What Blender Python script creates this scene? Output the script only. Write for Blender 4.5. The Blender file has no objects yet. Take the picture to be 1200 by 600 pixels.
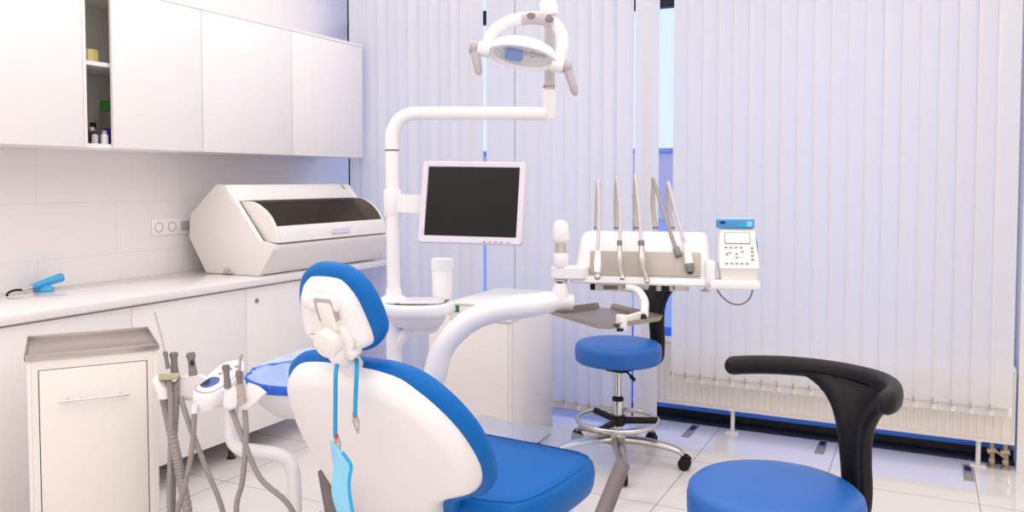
import bpy, bmesh, math, random
from mathutils import Matrix, Vector, Euler
random.seed(7)
R = math.radians
SC = bpy.context.scene
COL = SC.collection
ROOTM = {}

# ------------------------------------------------------------------ materials
def srgb(h):
    h = h.lstrip('#')
    v = [int(h[i:i+2], 16)/255 for i in (0, 2, 4)]
    return tuple(x/12.92 if x <= .04045 else ((x+.055)/1.055)**2.4 for x in v) + (1,)

def mat(name, col, rough=.4, metal=0., spec=.5, noise=0., nscale=20., bump=0., bscale=200., coat=0., sheen=0., trans=0., alpha=1.):
    m = bpy.data.materials.new(name); m.use_nodes = True
    nt = m.node_tree; b = nt.nodes['Principled BSDF']
    c = srgb(col) if isinstance(col, str) else col
    b.inputs['Base Color'].default_value = c
    b.inputs['Roughness'].default_value = rough
    b.inputs['Metallic'].default_value = metal
    b.inputs['Specular IOR Level'].default_value = spec
    b.inputs['Coat Weight'].default_value = coat
    b.inputs['Transmission Weight'].default_value = trans
    b.inputs['Alpha'].default_value = alpha
    tc = nt.nodes.new('ShaderNodeTexCoord')
    if noise > 0:
        n = nt.nodes.new('ShaderNodeTexNoise'); n.inputs['Scale'].default_value = nscale
        nt.links.new(tc.outputs['Object'], n.inputs['Vector'])
        mx = nt.nodes.new('ShaderNodeMixRGB'); mx.inputs[1].default_value = c
        mx.inputs[2].default_value = tuple(x*(1-noise) for x in c[:3]) + (1,)
        nt.links.new(n.outputs['Fac'], mx.inputs[0]); nt.links.new(mx.outputs[0], b.inputs['Base Color'])
    if bump > 0:
        n = nt.nodes.new('ShaderNodeTexNoise'); n.inputs['Scale'].default_value = bscale
        nt.links.new(tc.outputs['Object'], n.inputs['Vector'])
        bp = nt.nodes.new('ShaderNodeBump'); bp.inputs['Strength'].default_value = bump; bp.inputs['Distance'].default_value = .002
        nt.links.new(n.outputs['Fac'], bp.inputs['Height']); nt.links.new(bp.outputs[0], b.inputs['Normal'])
    return m

def grid_mat(name, col, line, pitch, offset, width, rough, axes, brick=0., coat=0., grain=0., graindir=None, spec=.5):
    """tiles laid on two object axes, thin joints"""
    m = bpy.data.materials.new(name); m.use_nodes = True
    nt = m.node_tree; b = nt.nodes['Principled BSDF']; N = nt.nodes.new; L = nt.links.new
    tc = N('ShaderNodeTexCoord'); sp = N('ShaderNodeSeparateXYZ'); L(tc.outputs['Object'], sp.inputs[0])
    def mth(op, a, bb=None):
        n = N('ShaderNodeMath'); n.operation = op
        for i, v in enumerate((a, bb)):
            if v is None: continue
            if isinstance(v, (int, float)): n.inputs[i].default_value = v
            else: L(v, n.inputs[i])
        return n.outputs[0]
    u = mth('DIVIDE', mth('SUBTRACT', sp.outputs[axes[0]], offset[0]), pitch[0])
    v = mth('DIVIDE', mth('SUBTRACT', sp.outputs[axes[1]], offset[1]), pitch[1])
    if brick:
        row = mth('FLOOR', v); u = mth('ADD', u, mth('MULTIPLY', mth('MODULO', mth('ABSOLUTE', row), 2.), brick))
    def edge(t, p):
        f = mth('FRACT', t); d = mth('MINIMUM', f, mth('SUBTRACT', 1., f))
        return mth('LESS_THAN', mth('MULTIPLY', d, p), width/2)
    msk = mth('MAXIMUM', edge(u, pitch[0]), edge(v, pitch[1]))
    ns = N('ShaderNodeTexNoise'); ns.inputs['Scale'].default_value = 6.; ns.inputs['Detail'].default_value = 4
    mp = N('ShaderNodeMapping'); mp.inputs['Scale'].default_value = graindir or (1, 1, 1)
    L(tc.outputs['Object'], mp.inputs[0]); L(mp.outputs[0], ns.inputs['Vector'])
    c = srgb(col); mx0 = N('ShaderNodeMixRGB'); mx0.inputs[1].default_value = c
    mx0.inputs[2].default_value = tuple(x*(1-grain) for x in c[:3]) + (1,)
    L(ns.outputs['Fac'], mx0.inputs[0])
    mx = N('ShaderNodeMixRGB'); L(msk, mx.inputs[0]); L(mx0.outputs[0], mx.inputs[1]); mx.inputs[2].default_value = srgb(line)
    L(mx.outputs[0], b.inputs['Base Color'])
    b.inputs['Roughness'].default_value = rough; b.inputs['Coat Weight'].default_value = coat
    b.inputs['Specular IOR Level'].default_value = spec
    return m

def film_mat(name, col, t, rough=.1, tint=None):
    """thin clear film: mostly lets light through, the rest is glossy / diffuse"""
    m = bpy.data.materials.new(name); m.use_nodes = True
    nt = m.node_tree; nt.nodes.clear(); N = nt.nodes.new; L = nt.links.new
    o = N('ShaderNodeOutputMaterial'); a = N('ShaderNodeBsdfTransparent'); p = N('ShaderNodeBsdfPrincipled'); x = N('ShaderNodeMixShader')
    a.inputs[0].default_value = srgb(tint or col)
    p.inputs['Base Color'].default_value = srgb(col); p.inputs['Roughness'].default_value = rough
    x.inputs[0].default_value = 1-t
    L(a.outputs[0], x.inputs[1]); L(p.outputs[0], x.inputs[2]); L(x.outputs[0], o.inputs[0])
    return m

def cloth_mat(name, col, tr):
    m = bpy.data.materials.new(name); m.use_nodes = True
    nt = m.node_tree; nt.nodes.clear(); N = nt.nodes.new; L = nt.links.new
    o = N('ShaderNodeOutputMaterial'); d = N('ShaderNodeBsdfDiffuse'); t = N('ShaderNodeBsdfTranslucent'); x = N('ShaderNodeMixShader')
    tc = N('ShaderNodeTexCoord'); n = N('ShaderNodeTexNoise'); n.inputs['Scale'].default_value = 60
    mp = N('ShaderNodeMapping'); mp.inputs['Scale'].default_value = (8, 8, .5); L(tc.outputs['Object'], mp.inputs[0]); L(mp.outputs[0], n.inputs['Vector'])
    c = srgb(col); mx = N('ShaderNodeMixRGB'); mx.inputs[1].default_value = c; mx.inputs[2].default_value = tuple(v*.93 for v in c[:3]) + (1,)
    L(n.outputs['Fac'], mx.inputs[0]); L(mx.outputs[0], d.inputs[0]); L(mx.outputs[0], t.inputs[0])
    x.inputs[0].default_value = tr
    L(d.outputs[0], x.inputs[1]); L(t.outputs[0], x.inputs[2]); L(x.outputs[0], o.inputs[0])
    return m

M = dict(
    paint=mat('white_paint', '#efece9', .6, noise=.02, nscale=3),
    wall=grid_mat('wall_tile', '#f0ebe9', '#e3dcd9', (.8, .25), (2.33, .74), .004, .28, (1, 2), brick=.5, grain=.05, graindir=(1, .6, 14)),
    floor=grid_mat('floor_tile', '#e6e1dd', '#8f8a86', (.6, .6), (.125, 3.895), .004, .07, (0, 1), grain=.03, graindir=(1, 1, 1), spec=.6),
    cab=mat('cabinet_lacquer', '#f1ecea', .22, noise=.015, nscale=4),
    cabin=mat('cabinet_inside', '#faf6f0', .6, noise=.05, nscale=8),
    counter=mat('counter_stone', '#ece6e6', .1, noise=.03, nscale=60),
    plast=mat('white_plastic', '#f3eff0', .3, noise=.01, nscale=10),
    cream=mat('cream_plastic', '#efebe6', .35, noise=.015, nscale=10),
    ivory=mat('ivory_metal', '#eee8e3', .4, noise=.02, nscale=6),
    lav=mat('pale_lilac_plastic', '#dcd4df', .3),
    grey=mat('grey_plastic', '#c3bcbf', .4, noise=.04),
    greyd=mat('dark_grey_plastic', '#857d7c', .45, noise=.05),
    taupe=mat('taupe_rubber', '#75686b', .55, noise=.06, bump=.1),
    panel=mat('warm_grey_panel', '#b8afa6', .35),
    hose=mat('grey_hose', '#9a9291', .5, noise=.05),
    beige=mat('beige_plastic', '#b9b095', .5),
    steel=mat('brushed_steel', '#c2bab5', .27, metal=.9, noise=.08, nscale=30),
    chrome=mat('chrome', '#d5d3d2', .12, metal=1.),
    satin=mat('satin_metal', '#cfc8c0', .3, metal=.75),
    blue=mat('blue_leatherette', '#0667b8', .45, spec=.2, noise=.05, nscale=5, bump=.12, bscale=350),
    blue2=mat('blue_vinyl', '#2464b4', .42, spec=.4, noise=.04, nscale=6, bump=.1, bscale=350),
    black=mat('black_plastic', '#131011', .5, spec=.3, noise=.1, bump=.06, bscale=300),
    screen=mat('dark_screen', '#0d0b0a', .3, spec=.25, noise=.1),
    dark=mat('dark_metal', '#171a22', .45),
    brown=mat('dark_bronze_leg', '#54463a', .4, metal=.5),
    smoke=film_mat('smoked_cover', '#4a4642', .86, .05, '#d8d3ce'),
    clear=film_mat('clear_film', '#b4c1e2', .62, .08, '#e9eefb'),
    bluefilm=film_mat('blue_plastic_film', '#2f7af0', .35, .12, '#8ab4ff'),
    bluefilm2=film_mat('pale_blue_plastic_film', '#c2daff', .55, .08, '#eaf2ff'),
    cyan=mat('cyan_cord', '#1499cf', .5),
    mask=mat('pale_blue_paper', '#8fd0f0', .8, bump=.2, bscale=300),
    maskd=mat('cyan_paper_edge', '#35a9dc', .8),
    skyblue=mat('sky_blue_plastic', '#3fa8dc', .3),
    lcd=mat('lcd_face', '#f6f7f5', .2),
    lcdrim=mat('lcd_rim', '#a49d97', .4),
    button=mat('grey_button', '#9d9793', .5),
    emblem=mat('blue_emblem', '#5266ad', .35, noise=.5, nscale=80),
    green=mat('green_label', '#0f7d4f', .5),
    white=mat('bright_white', '#fbfbfa', .4),
    mirror=mat('mirror_reflector', '#eef2f6', .06, metal=1.),
    lens=film_mat('lamp_glass', '#f4f5f8', .75, .03, '#ffffff'),
    slat=cloth_mat('blind_cloth', '#f3f0ef', .42),
    hem=mat('cream_hem_weight', '#f0ebe2', .5),
    clip=mat('grey_bead', '#aaa59a', .5),
    radiator=mat('radiator_enamel', '#f2ebe2', .35, noise=.01),
    spandrel=film_mat('blue_glass_spandrel', '#4f8be8', .8, .05, '#a3c6ff'),
    glass=film_mat('window_glass', '#dfeaff', .94, .02, '#eef4ff'),
    brass=mat('brass_valve', '#b8a78f', .4, metal=.6, noise=.2),
    red=mat('red_tip', '#c23a35', .5),
    yellow=mat('pale_yellow_card', '#ead98f', .6),
    greencap=mat('green_cap', '#2c9a27', .45),
    jar=mat('cloudy_jar', '#8d877c', .3),
    indigo=mat('indigo_box', '#2c2599', .5),
    concrete=mat('outdoor_paving', '#8fa6d8', .8, noise=.2, nscale=2),
    facade=grid_mat('facade_cladding', '#dacbd0', '#e6dcdc', (3., 3.2), (0, 0), .5, .7, (0, 2)),
    bpack=mat('blue_pack', '#4f9be0', .4, noise=.25, nscale=50),
    skyreflect=mat('sill_sky_reflection', '#4f94f7', .35),  # sky light reflected along the bottom frame, put into the colour
    traysteel=mat('tray_steel', '#a39990', .33, metal=.9, noise=.06, nscale=30),
    bluereflect=mat('lamp_blue_reflection', '#2f78dd', .3),  # colour of the blue reflection inside the lamp dish
    grip=mat('lavender_grey_grip', '#b5adb2', .4),
    alu=mat('satin_aluminium', '#c4bfba', .28, metal=.92),
    vent=mat('vent_slot', '#a39b96', .5, metal=.3),
)

# ------------------------------------------------------------------ geometry helpers
def catmull(pts, n=8, closed=False):
    P = [Vector(p) for p in pts]; out = []
    m = len(P); rng = range(m) if closed else range(m-1)
    for i in rng:
        g = (lambda k: P[k % m]) if closed else (lambda k: P[min(max(k, 0), m-1)])
        p0, p1, p2, p3 = g(i-1), g(i), g(i+1), g(i+2)
        for k in range(n):
            t = k/n
            out.append(.5*((2*p1)+(p2-p0)*t+(2*p0-5*p1+4*p2-p3)*t*t+(3*p1-p0-3*p2+p3)*t**3))
    if not closed: out.append(P[-1])
    return out

def rrect(w, h, r, n=5, cx=0, cy=0):
    out = []
    for sx, sy, a0 in ((1, 1, 0), (-1, 1, 90), (-1, -1, 180), (1, -1, 270)):
        for k in range(n+1):
            a = R(a0+90*k/n)
            out.append((cx+sx*(w/2-r)+r*math.cos(a), cy+sy*(h/2-r)+r*math.sin(a)))
    return out

def ellipse(a, b, n=32, cx=0, cy=0):
    return [(cx+a*math.cos(2*math.pi*k/n), cy+b*math.sin(2*math.pi*k/n)) for k in range(n)]

def inset(pts, d):
    n = len(pts); out = []
    area = sum(pts[i][0]*pts[(i+1) % n][1]-pts[(i+1) % n][0]*pts[i][1] for i in range(n))
    sg = 1 if area > 0 else -1
    for i in range(n):
        a, b, c = Vector(pts[i-1]).to_2d(), Vector(pts[i]).to_2d(), Vector(pts[(i+1) % n]).to_2d()
        e1, e2 = (b-a), (c-b)
        if e1.length < 1e-9: e1 = e2
        if e2.length < 1e-9: e2 = e1
        e1.normalize(); e2.normalize()
        n1 = Vector((-e1.y, e1.x))*sg; n2 = Vector((-e2.y, e2.x))*sg
        k = (n1+n2)
        if k.length < 1e-6: k = n1
        k.normalize(); q = max(.5, k.dot(n1))
        out.append((b.x+k.x*d/q, b.y+k.y*d/q))
    return out

def fr(loc=(0, 0, 0), rx=0, ry=0, rz=0):
    return Matrix.Translation(Vector(loc)) @ Euler((R(rx), R(ry), R(rz)), 'XYZ').to_matrix().to_4x4()

def align(p0, p1):
    d = Vector(p1)-Vector(p0)
    return Matrix.Translation(Vector(p0)) @ d.to_track_quat('Z', 'Y').to_matrix().to_4x4(), d.length

class MB:
    """collects shapes into one mesh"""
    def __init__(s): s.bm = bmesh.new()
    def _v(s, co, m): return s.bm.verts.new(m @ Vector(co) if m else Vector(co))
    def box(s, c, size, m=None, bev=0, seg=2):
        b = bmesh.new(); bmesh.ops.create_cube(b, size=1)
        for v in b.verts: v.co = Vector((v.co.x*size[0]+c[0], v.co.y*size[1]+c[1], v.co.z*size[2]+c[2]))
        if bev: bmesh.ops.bevel(b, geom=list(b.edges), offset=bev, segments=seg, profile=.5, affect='EDGES')
        s._merge(b, m); return s
    def bx(s, x0, x1, y0, y1, z0, z1, m=None, bev=0, seg=2):
        return s.box(((x0+x1)/2, (y0+y1)/2, (z0+z1)/2), (x1-x0, y1-y0, z1-z0), m, bev, seg)
    def _merge(s, b, m=None):
        if m: bmesh.ops.transform(b, matrix=m, verts=b.verts)
        t = bpy.data.meshes.new('t'); b.to_mesh(t); b.free(); s.bm.from_mesh(t); bpy.data.meshes.remove(t)
    def loft(s, rings, cap=True, closed=True):
        n = len(rings[0]); V = [[s.bm.verts.new(Vector(p)) for p in r] for r in rings]
        for a, b in zip(V, V[1:]):
            for i in range(n if closed else n-1):
                j = (i+1) % n
                try: s.bm.faces.new((a[i], a[j], b[j], b[i]))
                except ValueError: pass
        if cap:
            for q in (V[0], V[-1]):
                try: s.bm.faces.new(q)
                except ValueError: pass
        return s
    def slab(s, outline, prof, m=None):
        """outline in xy, profile [(inset, z)...] from bottom to top"""
        rings = []
        for d, z in prof:
            o = inset(outline, d) if abs(d) > 1e-9 else outline
            rings.append([(m @ Vector((p[0], p[1], z))) if m else Vector((p[0], p[1], z)) for p in o])
        return s.loft(rings)
    def pad(s, outline, z0, z1, r, m=None, n=4):
        pr = [(r*(1-math.sin(R(90*k/n))), z0+r*(1-math.cos(R(90*k/n)))) for k in range(n+1)]
        pr += [(r*(1-math.cos(R(90*k/n))), z1-r+r*math.sin(R(90*k/n))) for k in range(n+1)]
        return s.slab(outline, pr, m)
    def lathe(s, prof, m=None, seg=32, cap=True):
        rings = []
        for r, z in prof:
            rings.append([(m or Matrix.Identity(4)) @ Vector((r*math.cos(2*math.pi*k/seg), r*math.sin(2*math.pi*k/seg), z)) for k in range(seg)])
        return s.loft(rings, cap)
    def cyl(s, p0, p1, r0, r1=None, seg=20, bev=0):
        r1 = r0 if r1 is None else r1
        m, L = align(p0, p1)
        pr = [(r0, 0), (r1, L)]
        if bev: pr = [(r0-bev, 0), (r0-bev*.3, bev*.3), (r0, bev), (r1, L-bev), (r1-bev*.3, L-bev*.3), (r1-bev, L)]
        return s.lathe(pr, m, seg)
    def ell(s, c, rad, m=None, seg=20):
        T = (m or Matrix.Identity(4)) @ Matrix.Translation(Vector(c)) @ Matrix.Diagonal((*rad, 1))
        b = bmesh.new(); bmesh.ops.create_uvsphere(b, u_segments=seg, v_segments=seg//2+2, radius=1); s._merge(b, T); return s
    def tube(s, pts, r, seg=12, n=6, smooth=True, sx=1., m=None, ribs=0.):
        P = catmull(pts, n) if smooth else [Vector(p) for p in pts]
        if m: P = [m @ p for p in P]
        rr = (lambda t: r) if not callable(r) else r
        rings = []; N = len(P); up = None
        for i, p in enumerate(P):
            t = (P[min(i+1, N-1)]-P[max(i-1, 0)]).normalized()
            if up is None:
                up = Vector((0, 0, 1)) if abs(t.z) < .9 else Vector((0, 1, 0))
            a = up - t*up.dot(t)
            a.normalize(); up = a; b = t.cross(a)
            rad = rr(i/(N-1))*(1+(ribs if i % 2 else 0))
            rings.append([p + a*rad*sx*math.cos(2*math.pi*k/seg) + b*rad*math.sin(2*math.pi*k/seg) for k in range(seg)])
        return s.loft(rings)
    def torus(s, c, R0, r, m=None, seg=48, s2=10):
        T = (m or Matrix.Identity(4)) @ Matrix.Translation(Vector(c)); V = []
        for i in range(seg):
            a = 2*math.pi*i/seg
            V.append([s.bm.verts.new(T @ Vector(((R0+r*math.cos(2*math.pi*k/s2))*math.cos(a), (R0+r*math.cos(2*math.pi*k/s2))*math.sin(a), r*math.sin(2*math.pi*k/s2)))) for k in range(s2)])
        for i in range(seg):
            for k in range(s2):
                s.bm.faces.new((V[i][k], V[(i+1) % seg][k], V[(i+1) % seg][(k+1) % s2], V[i][(k+1) % s2]))
        return s
    def extr(s, prof, axis, a0, a1, bev=0, seg=2):
        """profile (2D) extruded along axis 'x' or 'y'; profile = (y,z) or (x,z)"""
        b = bmesh.new()
        f = (lambda p, t: (t, p[0], p[1])) if axis == 'x' else (lambda p, t: (p[0], t, p[1]))
        A = [b.verts.new(f(p, a0)) for p in prof]; B = [b.verts.new(f(p, a1)) for p in prof]; n = len(prof)
        b.faces.new(A); b.faces.new(B)
        for i in range(n): b.faces.new((A[i], A[(i+1) % n], B[(i+1) % n], B[i]))
        bmesh.ops.recalc_face_normals(b, faces=b.faces)
        if bev: bmesh.ops.bevel(b, geom=list(b.edges), offset=bev, segments=seg, profile=.5, affect='EDGES')
        s._merge(b); return s
    def xf(s, m): bmesh.ops.transform(s.bm, matrix=m, verts=s.bm.verts); return s

def top_of(o):
    while o.parent: o = o.parent
    return o

def part(name, mb, mt, parent=None, sharp=38, world=False, loc=None, rz=0, label=None):
    """link the mesh as ONE object; world=True: shape given in room coordinates"""
    bm = mb.bm
    if parent is None: m = fr(loc or (0, 0, 0), rz=rz)
    else: m = ROOTM[top_of(parent).name]
    if world: bmesh.ops.transform(bm, matrix=m.inverted(), verts=bm.verts)
    bmesh.ops.recalc_face_normals(bm, faces=bm.faces)
    me = bpy.data.meshes.new(name); bm.to_mesh(me); bm.free()
    me.shade_smooth()
    me.set_sharp_from_angle(angle=R(sharp))
    me.materials.append(M[mt] if isinstance(mt, str) else mt)
    o = bpy.data.objects.new(name, me); COL.objects.link(o)
    if parent is None:
        o.matrix_world = m; ROOTM[o.name] = m
    else: o.parent = parent
    if label: o['label'] = label
    return o

def tag(o, label, cat, group=None, kind=None):
    o['label'] = label; o['category'] = cat
    if group: o['group'] = group
    if kind: o['kind'] = kind
    return o

def thing(name, label, cat, loc, rz=0, group=None, m=None):
    o = bpy.data.objects.new(name, None); COL.objects.link(o); o.empty_display_size = .05
    m = m or fr(loc, rz=rz)
    o.matrix_world = m; ROOTM[o.name] = m
    return tag(o, label, cat, group)

def struct(name, mb, mt, **k):
    o = part(name, mb, mt, **k); o['kind'] = 'structure'; return o

def kids(o): return [c for c in bpy.data.objects if c.parent == o]

def dup(o, loc, rz, label, group=None):
    r = o.copy(); COL.objects.link(r)
    m = fr(loc, rz=rz); r.matrix_world = m; ROOTM[r.name] = m
    r['label'] = label
    if group: r['group'] = group
    for c in kids(o):
        d = c.copy(); COL.objects.link(d); d.parent = r
        for g in kids(c):
            e = g.copy(); COL.objects.link(e); e.parent = d
    return r


# ================================================================== camera, sky, added ceiling lights
cam_d = bpy.data.cameras.new('camera'); cam = bpy.data.objects.new('camera', cam_d); COL.objects.link(cam)
cam.location = (3.5, 0, 1.345); cam.rotation_euler = (R(87.5), 0, R(26.5))
cam_d.sensor_width = 36; cam_d.lens = 36*972/1200; cam_d.shift_y = -46.6/1200; cam_d.clip_start = .05
SC.camera = cam
SC.view_settings.view_transform = 'Standard'; SC.view_settings.look = 'None'
SC.view_settings.exposure = 0.0; SC.view_settings.gamma = 1; SC.view_settings.use_curve_mapping = False
w = bpy.data.worlds.new('World'); SC.world = w; w.use_nodes = True
bg = w.node_tree.nodes['Background']; bg.inputs[0].default_value = (.77, .81, 1., 1); bg.inputs[1].default_value = 1.45
for x, y, e in ((1.35, -.4, .95), (3.85, -.4, 1.), (1.35, 2.75, .85), (3.75, 2.75, .85)):
    l = bpy.data.lights.new('ceiling_fill', 'AREA'); l.shape = 'RECTANGLE'; l.size = 2.3; l.size_y = 2.9; l.energy = 36*e; l.color = (1., .978, .966)  # unseen area lights, added across the ceiling for soft even light
    o = bpy.data.objects.new('ceiling_fill', l); COL.objects.link(o); o.location = (x, y, 2.885)
SC.cycles.max_bounces = 10; SC.cycles.diffuse_bounces = 6; SC.cycles.transparent_max_bounces = 16

# ================================================================== the room
struct('floor', MB().bx(-.1, 5.3, -2.3, 4.6, -.06, 0), 'floor')
struct('wall_left', MB().bx(-.1, 0, -2.3, 4.54, 0, 2.9), 'wall')
struct('wall_back', MB().bx(-.1, 5.3, -2.3, -2.2, 0, 2.9), 'paint')
struct('wall_right', MB().bx(5.2, 5.3, -2.2, 4.7, 0, 2.9), 'paint')
struct('wall_window_pier', MB().bx(3.9, 5.2, 4.42, 4.7, 0, 2.9), 'paint')
struct('ceiling', MB().bx(-.1, 5.3, -2.3, 4.75, 2.9, 2.98), 'paint')
fr_ = MB()
fr_.bx(-.1, 3.9, 4.585, 4.67, 0, .05); fr_.bx(-.1, 3.9, 4.6, 4.66, 2.32, 2.40); fr_.bx(-.1, 3.9, 4.6, 4.66, 2.84, 2.9)
for x in (-.02, 1.2, 2.5, 3.84): fr_.bx(x-.03, x+.03, 4.6, 4.66, .05, 2.84)
wf = struct('window_1', fr_, 'dark')
for i, (a, b) in enumerate(((.01, 1.17), (1.23, 2.47), (2.53, 3.81))):
    struct('pane', MB().bx(a, b, 4.625, 4.635, .5, 2.32), 'glass', parent=wf)
    struct('pane', MB().bx(a, b, 4.625, 4.635, 2.4, 2.84), 'glass', parent=wf)
    struct('spandrel', MB().bx(a, b, 4.62, 4.64, .05, .5), 'spandrel', parent=wf)
struct('sill_reflection', MB().bx(.01, 3.89, 4.572, 4.586, .052, .078, bev=.002), 'skyreflect', parent=wf)  # added strip painting the blue sky reflection on the bottom rail
struct('trim_1', MB().bx(0, 3.9, 4.5, 4.584, 0, .012), 'dark')           # drain channel at the foot of the glazing
struct('ground_outside', MB().bx(-60, 40, 4.75, 90, -.25, -.1), 'concrete')
bl = thing('distant_building', 'low lilac building beyond the window glass, seen through the slit between blinds', 'building', (-12, 31, -.1))
part('facade', MB().bx(-32, -.5, 30, 38, -.1, 2.35), 'facade', bl, world=True)
part('roof_parapet', MB().bx(-32.1, -.4, 29.9, 38.1, 2.35, 2.52, bev=.03), 'concrete', bl, world=True)

# floor outlet slots set in the tiles near the glazing
for i, (x, y, t) in enumerate(((2.397, 4.356, 'metal floor slot nearest the chrome stool, left of the radiator foot'),
                               (3.055, 4.39, 'metal floor slot below the middle of the radiator, left of the black stool backrest'),
                               (3.70, 4.30, 'metal floor slot beside the right radiator foot and pipe valves'))):
    o = part('floor_slot', MB().bx(-.021, .021, -.118, -.1, 0, .003).bx(-.021, .021, .1, .118, 0, .003).bx(-.021, -.014, -.1, .1, 0, .003).bx(.014, .021, -.1, .1, 0, .003), 'vent', loc=(x, y, 0))
    part('socket_well', MB().bx(-.014, .014, .02, .1, 0, .0012), 'dark', o)
    part('flap', MB().bx(-.0135, .0135, -.1, .02, 0, .0022, bev=.0004), 'vent', o)
    tag(o, t, 'floor slot', 'floor slots by the window')

# ================================================================== radiator
ra = thing('radiator', 'long white panel radiator under the right vertical blind', 'radiator', (3.04, 4.42, 0))
X0, X1 = 2.195, 3.885
pb = MB(); N_ = 50
prof = []
for i in range(N_):
    a = X0+.02+(X1-X0-.04)*i/N_; wd = (X1-X0-.04)/N_
    prof += [(a, 0), (a+wd*.15, -.008), (a+wd*.5, -.008), (a+wd*.65, 0)]
prof.append((X1-.02, 0))
lo = [Vector((p[0], 4.3915+p[1]*.8, .15)) for p in prof]; hi = [Vector((p[0], 4.3915+p[1]*.8, .445)) for p in prof]
pb.bx(X0, X1, 4.394, 4.41, .125, .475, bev=.004)
rings = [[Vector((p.x, 4.3935, .145)) for p in lo], lo, hi, [Vector((p.x, 4.3935, .45)) for p in hi]]
pb.loft(rings, cap=False, closed=False)
part('front_panel', pb, 'radiator', ra, world=True, sharp=25)
part('rear_panel', MB().bx(X0, X1, 4.455, 4.47, .13, .47, bev=.004), 'radiator', ra, world=True)
g = MB()
for i in range(84): g.bx(X0+.02+i*.02, X0+.026+i*.02, 4.40, 4.462, .468, .478)
g.bx(X0, X1, 4.385, 4.40, .465, .48); g.bx(X0, X1, 4.458, 4.473, .465, .48); g.bx(X0-.002, X0+.004, 4.388, 4.47, .13, .478); g.bx(X1-.004, X1+.002, 4.388, 4.47, .13, .478)
part('top_grille', g, 'radiator', ra, world=True)
for x in (2.605, 3.745):
    f = MB().cyl((x, 4.425, .008), (x, 4.425, .14), .011).bx(x-.035, x+.035, 4.39, 4.46, 0, .008, bev=.002).bx(x-.015, x+.015, 4.39, 4.46, .125, .14)
    for sx in (-.022, .022): f.cyl((x+sx, 4.405, .008), (x+sx, 4.405, .013), .005, seg=10)
    part('foot', f, 'radiator', ra, world=True)
for x, s in ((3.80, 0), (3.855, 1)):
    v = MB().tube([(x, 4.43, .14), (x, 4.43, .09), (x+.004, 4.43, .04), (x+.004, 4.43, 0)], .011, smooth=False)
    v.cyl((x-.018, 4.43, .075), (x+.018, 4.43, .085), .015).cyl((x, 4.405, .04), (x, 4.43, .04), .013).cyl((x, 4.43, 0), (x, 4.43, .012), .02)
    if s: v.cyl((x-.06, 4.42, .10), (x, 4.42, .055), .006)
    part('pipe_valve', v, 'brass', ra, world=True)

# ================================================================== vertical blinds
def slat_mb(xc, yc, z0, z1, ang, wd=.089):
    mb = MB(); n = 8; rows = [z0, z0+.03, z0+.5, 1.2, z1]
    ca, sa = math.cos(R(ang)), math.sin(R(ang)); V = []
    for z in rows:
        V.append([])
        for k in range(n+1):
            u = (k/n-.5)*wd; q = .0035*(1-(2*k/n-1)**2)
            V[-1].append(mb.bm.verts.new((xc+u*ca+q*sa, yc+u*sa-q*ca, z)))
    for a, b in zip(V, V[1:]):
        for k in range(n): mb.bm.faces.new((a[k], a[k+1], b[k+1], b[k]))
    return mb
def hem_mb(xc, yc, z0, ang, wd=.086):
    return MB().box((0, 0, .021), (wd, .004, .038), bev=.0015).xf(fr((xc, yc, z0-.004), rz=ang))
def blind(name, label, specs, z0, x0, x1, chain=True, yc=4.28):
    t = thing(name, label, 'blind', ((x0+x1)/2, yc, z0))
    part('headrail', MB().bx(x0-.02, x1+.02, yc-.025, yc+.025, 2.80, 2.85, bev=.004), 'plast', t, world=True)
    part('hanger', MB().bx(x0, x1, yc-.015, yc+.015, 2.85, 2.9), 'plast', t, world=True)
    for xc, ang in specs:
        s = part('slat', slat_mb(xc, yc, z0, 2.80, ang), 'slat', t, world=True, sharp=80)
        part('hem_weight', hem_mb(xc, yc, z0, ang), 'hem', s, world=True)
        part('hook', MB().bx(xc-.047, xc-.041, yc-.018, yc-.004, z0+.028, z0+.05, bev=.001), 'clip', s, world=True)
    pts = []
    for k, (xa, aa) in enumerate(specs):
        pts += [(xa-.03, yc-.012, z0+.034), (xa+.03, yc-.012, z0+.034)]
        if k < len(specs)-1: pts.append(((xa+specs[k+1][0])/2, yc-.014, z0+.022))
    part('bead_chain', MB().tube(pts, .0016, seg=6, n=3), 'clip', t, world=True)
    return t
n = 20; sp_ = (3.86-2.317)/n
blind('vertical_blind', 'wide closed white vertical blind hanging over the radiator on the right', [(2.317+sp_*(i+.5), 6+random.uniform(-2, 4)) for i in range(n)], .285, 2.317, 3.86)
xs = [(.262, 10), (.335, 4), (.41, 12), (.485, 20), (.56, 8), (.635, 14), (.71, 22), (.785, 6), (.86, 18), (.935, 10), (1.01, 24), (1.072, 14), (1.131, 6), (1.246, 3), (1.337, 4),
      (1.432, 5), (1.50, 9), (1.585, 4), (1.665, 10), (1.74, 4), (1.82, 16), (1.895, 10), (1.97, 24), (2.045, 12), (2.147, 8), (2.188, 4)]
blind('vertical_blind', 'white vertical blind with slightly turned slats hanging to the floor behind the monitor', xs, .06, .217, 2.229)

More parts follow.
